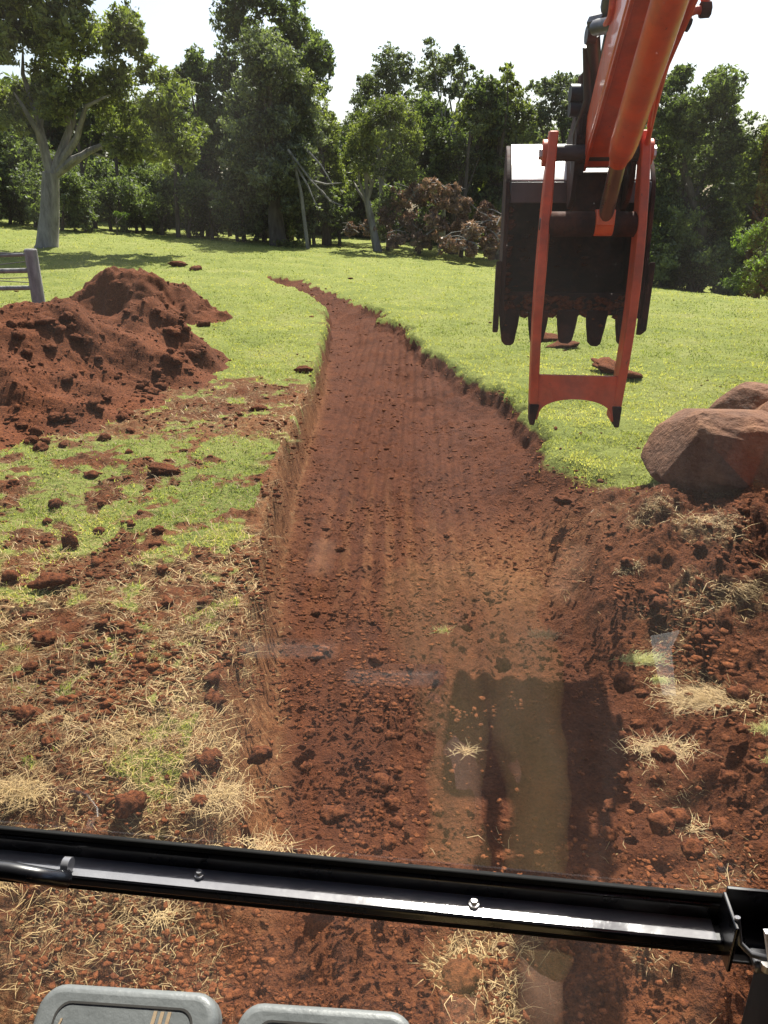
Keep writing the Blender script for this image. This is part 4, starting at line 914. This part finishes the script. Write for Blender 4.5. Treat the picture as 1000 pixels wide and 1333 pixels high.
# pedals
def pedal(px0, px1, ytop, lab):
    # far edge of the pad runs between two pixels; pad plane is tilted up towards the far end
    a = at(px0, ytop, .40); b = at(px1, ytop+15, .385)
    a = Vector(a); b = Vector(b); ex = (b-a).normalized(); wdt = (b-a).length
    ey = Vector((0.08, -.86, -.42)); ey = (ey-ex*ey.dot(ex)).normalized(); ez = ex.cross(ey); 
    if ez.z < 0: ez = -ez
    H = .085
    def rr(w, h, r, x0=0, y0=0):
        out = []
        for cx, cy, a0 in ((x0+w-r, y0+r, -90), (x0+w-r, y0+h-r, 0), (x0+r, y0+h-r, 90), (x0+r, y0+r, 180)):
            for k in range(7):
                t = math.radians(a0+k*15); out.append((cx+r*math.cos(t), cy+r*math.sin(t)))
        return out
    f = lambda z0: (lambda q, t: a+ex*q[0]+ey*q[1]+ez*(t+z0))
    mb = MB(); mb.prism(rr(wdt, H, .018), -.022, 0, f(0)); p = mb.build('pedal', M['pad'], EX, bevel=.006, seg=4); p['label'] = lab
    def ring(q0, q1):
        n = len(q0); vs = [f(0)(q, .0006) for q in q0]+[f(0)(q, .0006) for q in q1]; return vs, [(i, (i+1) % n, n+(i+1) % n, n+i) for i in range(n)]
    mb = MB(); mb.add(*ring(rr(wdt-.032, H-.022, .011, .016, .011), rr(wdt-.035, H-.025, .010, .0175, .0125))); mb.build('groove', M['groove'], p)
    mb = MB()
    for k in range(3):
        x0 = wdt*.66+k*.0052; mb = MB(); mb.prism([(x0, .014), (x0+.0026, .014), (x0-.002, H-.012), (x0-.0046, H-.012)], 0, .0008, f(.0001)); mb.build('stripe', M['tan'], p)
    mb = MB(); mb.prism([(.0205, .03), (.022, .022), (.0235, .022), (.0215, .03), (.0215, H-.02), (.0200, H-.02)], 0, .0008, f(.0001)); mb.build('stripe', M['tan'], p)
    mb = MB(); c = a+ex*wdt*.5+ey*H*.6-ez*.02; mb.tube([c, c+Vector((0, .0, -.2)), c+Vector((0, -.1, -.42))], .012, 10); mb.build('pedal_lever', M['black'], p)
pedal(57, 288, 1277, 'left grey foot pedal pad with tan stripes')
pedal(312, 540, 1302, 'right grey foot pedal pad with tan stripes')
# ------------------------------------------------------------------ operator, seen only as a reflection in the glass
def person():
    def vp(px, py, y): return mirror(at(px, py, y))
    rk = vp(690, 955, 1.10); rf = vp(705, 1290, .83); lk = vp(592, 950, 1.10); lf = vp(600, 1290, .83)
    hips = Vector(W((-.02, -.42, 1.53)))
    J = {'pelvis': (hips, .15), 'chest': (hips+Vector((0, -.08, .36)), .16), 'neck': (hips+Vector((0, -.06, .56)), .06), 'head0': (hips+Vector((0, -.02, .66)), .085), 'head1': (hips+Vector((0, -.02, .78)), .08),
         'rh': (hips+Vector((.10, .04, 0)), .10), 'lh': (hips+Vector((-.10, .04, 0)), .10), 'rk': (rk, .050), 'lk': (lk, .050),
         'rf': (rf, .036), 'lf': (lf, .036), 'ra': (rf+Vector((0, -.02, -.10)), .045), 'la': (lf+Vector((0, -.02, -.10)), .045), 'rt': (rf+Vector((.02, .17, -.14)), .038), 'lt': (lf+Vector((-.02, .17, -.14)), .038),
         'rs': (hips+Vector((.19, -.07, .47)), .065), 'ls': (hips+Vector((-.19, -.07, .47)), .065), 're': (hips+Vector((.30, .06, .22)), .045), 'le': (hips+Vector((-.30, .06, .22)), .045),
         'rw': (hips+Vector((.24, .26, .12)), .03), 'lw': (hips+Vector((-.24, .26, .12)), .03), 'rhd': (hips+Vector((.23, .34, .10)), .035), 'lhd': (hips+Vector((-.23, .34, .10)), .035)}
    E = [('pelvis', 'chest'), ('chest', 'neck'), ('neck', 'head0'), ('head0', 'head1'), ('pelvis', 'rh'), ('pelvis', 'lh'), ('rh', 'rk'), ('lh', 'lk'), ('rk', 'rf'), ('lk', 'lf'), ('rf', 'ra'), ('lf', 'la'), ('ra', 'rt'), ('la', 'lt'),
         ('chest', 'rs'), ('chest', 'ls'), ('rs', 're'), ('ls', 'le'), ('re', 'rw'), ('le', 'lw'), ('rw', 'rhd'), ('lw', 'lhd')]
    def skin(name, keys, edges, mat, parent=None, grow=0):
        ks = list(keys); me = bpy.data.meshes.new(name); me.from_pydata([J[k][0] for k in ks], [(ks.index(a), ks.index(b)) for a, b in edges], []); o = link(name, me, mat, parent)
        m = o.modifiers.new('s', 'SKIN'); m.use_smooth_shade = True
        for i, k in enumerate(ks): me.skin_vertices[0].data[i].radius = (J[k][1]+grow, (J[k][1]+grow)*.95)
        me.skin_vertices[0].data[0].use_root = True
        s = o.modifiers.new('u', 'SUBSURF'); s.levels = s.render_levels = 3 if grow else 2
        if grow:
            tx = bpy.data.textures.new('folds', 'CLOUDS'); tx.noise_scale = .11; dm = o.modifiers.new('d', 'DISPLACE'); dm.texture = tx; dm.strength = .06; dm.mid_level = .5; dm.texture_coords = 'GLOBAL'
        return o
    body = skin('person', J.keys(), E, M['skin']); tag(body, 'seated person in khaki trousers, visible only as a faint reflection in the glass', 'person')
    skin('trousers', ['pelvis', 'rh', 'lh', 'rk', 'lk', 'rf', 'lf'], [('pelvis', 'rh'), ('pelvis', 'lh'), ('rh', 'rk'), ('lh', 'lk'), ('rk', 'rf'), ('lk', 'lf')], M['khaki'], body, .014)
    skin('shirt', ['chest', 'pelvis', 'neck', 'rs', 'ls', 're', 'le'], [('pelvis', 'chest'), ('chest', 'neck'), ('chest', 'rs'), ('chest', 'ls'), ('rs', 're'), ('ls', 'le')], M['shirt'], body, .014)
    skin('boot', ['ra', 'rt'], [('ra', 'rt')], M['boot'], body, .012); skin('boot', ['la', 'lt'], [('la', 'lt')], M['boot'], body, .012)
person()
# ------------------------------------------------------------------ light, sky, camera
SUN = Vector((.155, .70, 1.0)).normalized()
el = math.asin(SUN.z); az = math.atan2(SUN.x, SUN.y)
ld = bpy.data.lights.new('sun', 'SUN'); ld.energy = 5.0; ld.angle = math.radians(.53); ld.color = (1, .955, .87)
lo = bpy.data.objects.new('sun', ld); COL.objects.link(lo); lo.rotation_euler = (-SUN).to_track_quat('-Z', 'Y').to_euler()
w = bpy.data.worlds.new('World'); sc.world = w; w.use_nodes = True; nt = w.node_tree; nt.nodes.clear()
sky = nt.nodes.new('ShaderNodeTexSky'); sky.sky_type = 'NISHITA'; sky.sun_disc = False; sky.sun_elevation = el; sky.sun_rotation = az
sky.air_density = 1.0; sky.dust_density = 3.0; sky.ozone_density = 1.0
bg = nt.nodes.new('ShaderNodeBackground'); bg.inputs[1].default_value = .085; ou = nt.nodes.new('ShaderNodeOutputWorld')
nt.links.new(sky.outputs[0], bg.inputs[0]); nt.links.new(bg.outputs[0], ou.inputs[0])
cd_ = bpy.data.cameras.new('camera'); cam = bpy.data.objects.new('camera', cd_); COL.objects.link(cam); sc.camera = cam
cam.location = EYE; cam.rotation_euler = (math.pi/2-PITCH, 0, 0)
cd_.sensor_fit = 'VERTICAL'; cd_.sensor_height = 24; cd_.lens = 24*F/1333; cd_.clip_start = .02; cd_.clip_end = 3000
sc.view_settings.view_transform = 'Standard'; sc.view_settings.look = 'None'; sc.view_settings.exposure = 1.27; sc.view_settings.gamma = 1
sc.cycles.max_bounces = 6; sc.cycles.transparent_max_bounces = 12; sc.cycles.diffuse_bounces = 3; sc.cycles.use_denoising = True
